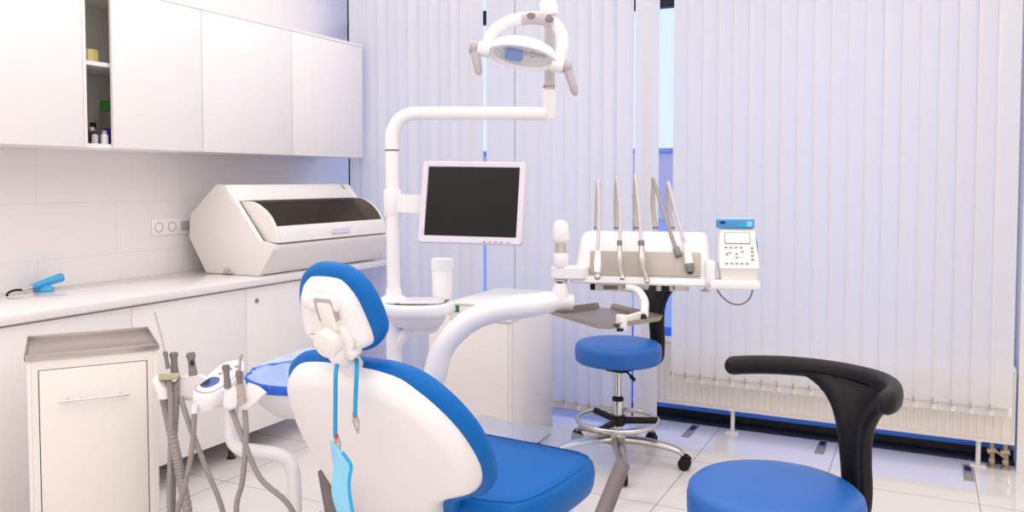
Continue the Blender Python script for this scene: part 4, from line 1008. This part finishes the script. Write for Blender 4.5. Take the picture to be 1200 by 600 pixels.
H = [Vector((1.363, 1.831, 0.658)), Vector((1.368, 1.832, 0.621)), Vector((1.388, 1.828, 0.567)), Vector((1.415, 1.826, 0.479)), Vector((1.428, 1.83, 0.412)), Vector((1.449, 1.835, 0.305))]
l = H[-1]; H += [Vector((l.x+.03, l.y, .12)), Vector((l.x+.08, l.y+.03, .018)), Vector((l.x+.2, l.y+.06, .016))]
part('ribbed_tube', MB().tube(H, .0135, seg=12, n=14, ribs=.2), 'hose', t, world=True, sharp=20)
part('cuff', MB().tube([Vector((1.362, 1.831, 0.669)), Vector((1.365, 1.832, 0.637))], .0165, smooth=False), 'greyd', t, world=True)
H = [Vector((1.47, 1.85, 0.631)), Vector((1.465, 1.841, 0.501)), Vector((1.444, 1.824, 0.373)), Vector((1.429, 1.814, 0.309))]
l = H[-1]; H += [Vector((l.x-.02, l.y, .12)), Vector((l.x, l.y+.03, .012)), Vector((l.x+.1, l.y+.06, .011))]
t = thing('spray_hose', 'smooth grey hose dropping from under the oval control panel', 'hose', Vector((1.47, 1.85, 0.631)))
part('tube', MB().tube(H, .0085, seg=10), 'hose', t, world=True)
part('cuff', MB().tube([Vector((1.471, 1.851, 0.645)), Vector((1.47, 1.849, 0.618))], .0105, smooth=False), 'plast', t, world=True)

# ================================================================== spittoon bowl lined with blue film
BC = Vector((1.651, 2.111, 0.697))
sb = thing('spittoon_bowl', 'white spittoon bowl lined with blue plastic film, left of the backrest', 'bowl', (BC.x, BC.y, BC.z-.15))
mS = Matrix.Translation(BC) @ Matrix.Rotation(R(26), 4, 'Z') @ Matrix.Rotation(R(10), 4, 'X')
bw = dome([(.30, -.135), (.55, -.125), (.8, -.085), (.93, -.04), (1.0, -.005), (1.0, .004), (.95, .004), (.9, -.02), (.72, -.07), (.4, -.1), (.02, -.105)], .158, .105, mS)
part('bowl', MB().loft(bw), 'plast', sb, world=True, sharp=60)
part('bowl_bracket', MB().tube([mS @ Vector((.04, .0, -.12)), mS @ Vector((.10, .02, -.19)), (1.74, 2.42, .47)], .03, seg=14), 'plast', sb, world=True)
random.seed(3)
def crumple(prof, sx, sy, amp, seg=72):
    rg = []
    ph = [random.uniform(0, 6.28) for _ in range(8)]
    for r, z, k in prof:
        row = []
        for i in range(seg):
            a = 2*math.pi*i/seg
            w_ = amp*k*(math.sin(7*a+ph[0]+z*30)+.7*math.sin(13*a+ph[1]-z*40)+.6*math.sin(23*a+ph[2]+r*9))
            row.append(mS @ Vector((sx*r*math.cos(a)*(1+w_), sy*r*math.sin(a)*(1+w_), z+w_*.06)))
        rg.append(row)
    return rg
ln = thing('bowl_liner', 'crumpled translucent blue plastic liner stretched over the spittoon bowl', 'liner', tuple(BC))
part('rim_band', MB().loft(crumple([(1.0, -.022, .8), (1.03, -.012, 1.4), (1.05, .002, 1.4), (1.03, .012, 1), (.975, .010, 1)], .158, .105, .012), cap=False), 'bluefilm', ln, world=True, sharp=80)
part('inner_film', MB().loft(crumple([(.975, .010, 1), (.93, -.004, 2.5), (.84, -.03, 4), (.64, -.06, 3), (.35, -.08, 3), (.05, -.083, 1)], .158, .105, .03), cap=True), 'bluefilm2', ln, world=True, sharp=80)
fl = MB(); rows = []
lowr = catmull([(1.449, 2.123, 0.703), (1.498, 2.169, 0.707), (1.57, 2.217, 0.708), (1.688, 2.263, 0.683)], 4)
topr = catmull([(1.445, 2.143, 0.71), (1.485, 2.209, 0.725), (1.534, 2.268, 0.747), (1.648, 2.314, 0.751)], 4)
for j in range(6):
    v = j/5; rows.append([fl.bm.verts.new(a.lerp(b, v)+Vector((.006*math.sin(i*1.7+2*v), .012*math.sin(i*1.1+3*v), .004*math.sin(i*2.3)*v))) for i, (a, b) in enumerate(zip(lowr, topr))])
for a, b in zip(rows, rows[1:]):
    for i in range(len(lowr)-1): fl.bm.faces.new((a[i], a[i+1], b[i+1], b[i]))
part('raised_edge', fl, 'bluefilm2', ln, world=True, sharp=80)
